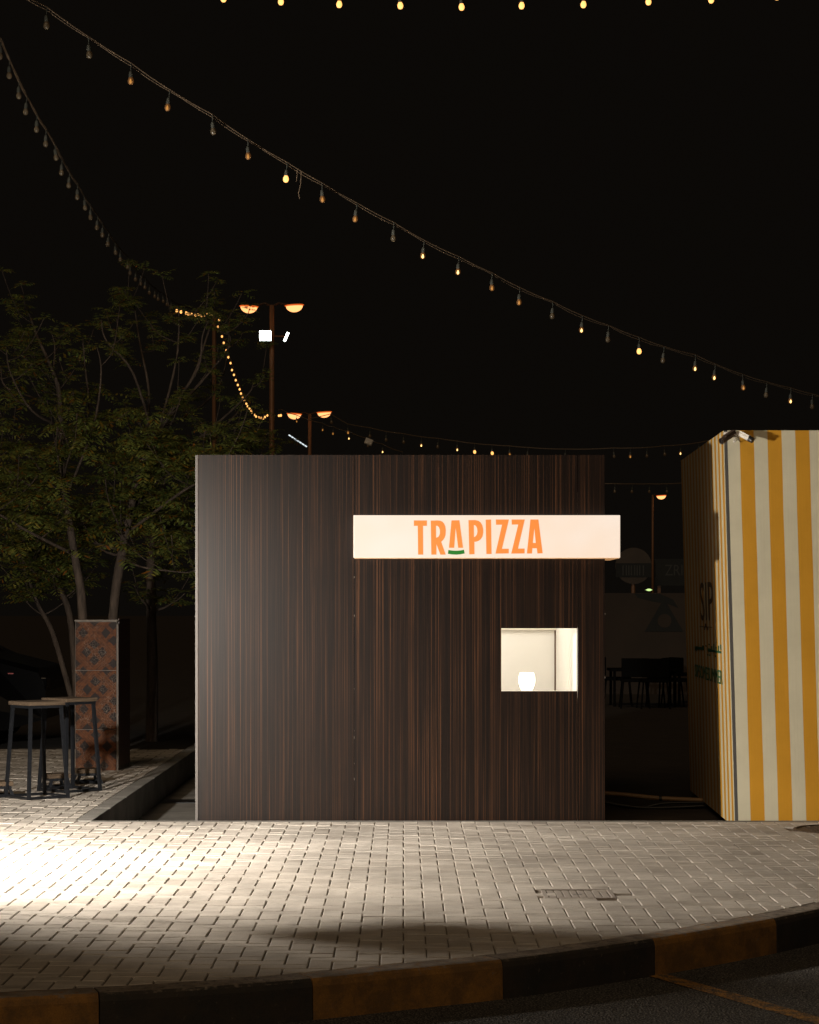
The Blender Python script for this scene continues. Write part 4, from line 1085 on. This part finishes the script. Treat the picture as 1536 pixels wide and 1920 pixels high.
fs = thing('fascia_sign', 'dark fascia board with pale letters ZRI beside the round sign', 'sign', (P(1268, 1140, 44.5).x, 44.5, -0.10)); o_ = Vector(fs.location)
obj('board', box((-0.42, 0, P(0, 1098, 44.5).z - o_.z), (0.5, 0.05, P(0, 1048, 44.5).z - o_.z)), M_board_dark, fs)
obj('board_post', box((0.3, 0.051, 0), (0.36, 0.1, 2.3)), M_pole, fs); obj('board_post', box((-0.36, 0.051, 0), (-0.30, 0.1, 2.3)), M_pole, fs)
me = text_mesh('letters', 'ZRI', 0.004)
for v_ in me.vertices: v_.co = Vector((P(1247, 0, 44.5).x - o_.x + v_.co.x * 33 * 44.5 / F, -0.004 - v_.co.z, P(0, 1079, 44.5).z - o_.z + v_.co.y * 20 * 44.5 / F))
obj_me('letters', me, M_pale_print, fs)
gl = tag(obj('distant_lamp', lathe([(0.02, -.02), (0.065, 0), (0.02, .02)], 12), emit('greenish_lamp', (0.7, 1.0, 0.35), 1.1)), 'tiny greenish light glowing above the hoarding wall', 'light'); gl.location = P(1217, 1106, 41.5)
gl2 = tag(obj('distant_lamp', lathe([(0.01, -.03), (0.03, 0), (0.01, .03)], 12), emit('yellow_green_lamp', (0.75, 1.0, 0.10), 0.9)), 'tiny yellow green light glowing through the dark tree at the far left', 'light'); gl2.location = P(65, 1114, 26.5)

M_dark_furn = plain('black_furniture', (0.003, 0.003, 0.003), 0.8, 0, 0.1, spec=0.1)
def table(label, px, py, Z, w_, d_):
    p_ = P(px, CY, Z); r_ = thing('cafe_table', label, 'table', (p_.x, Z, -0.10)); h_ = H - (py - CY) * Z / F + 0.10
    obj('table_top', box((-w_ / 2, -d_ / 2, h_ - .04), (w_ / 2, d_ / 2, h_)), M_dark_furn, r_)
    for sx in (-1, 1):
        for sy in (-1, 1): obj('leg', box((sx * (w_ / 2 - .06) - .02, sy * (d_ / 2 - .06) - .02, 0), (sx * (w_ / 2 - .06) + .02, sy * (d_ / 2 - .06) + .02, h_ - .041)), M_dark_furn, r_)
def chair(label, px, Z, rz):
    p_ = P(px, CY, Z); r_ = thing('cafe_chair', label, 'chair', (p_.x, Z, -0.10), rz, 'black chairs around the tables in the dark yard')
    obj('seat', box((-.22, -.22, .42), (.22, .22, .47), bevel=.01), M_dark_furn, r_)
    obj('backrest', box((-.22, .19, .50), (.22, .225, .80), bevel=.01), M_dark_furn, r_)
    for sx in (-1, 1):
        for sy in (-1, 1):
            bm = bmesh.new(); add_tube(bm, [(sx * .19, sy * .19, .42), (sx * .23, sy * .23, 0)], .014, 5); obj('leg', bm, M_dark_furn, r_)
table('black cafe table with chairs in the dark yard seen through the gap', 1205, 1253, 37, 1.1, 0.8)
table('black cafe table further right, half hidden by the striped kiosk', 1296, 1262, 38, 0.6, 0.8)
for i, (x_, z_, r_, lb) in enumerate([(1158, 37, 1.5, 'black cafe chair at the left end of the long table'), (1190, 36.2, 3.1, 'black cafe chair before the left half of the long table'), (1225, 36.0, 3.2, 'black cafe chair before the right half of the long table'), (1247, 36.6, -1.2, 'black cafe chair at the right end of the long table'), (1272, 36.3, 1.2, 'black cafe chair closest to the striped kiosk')]):
    chair(lb, x_, z_, r_)
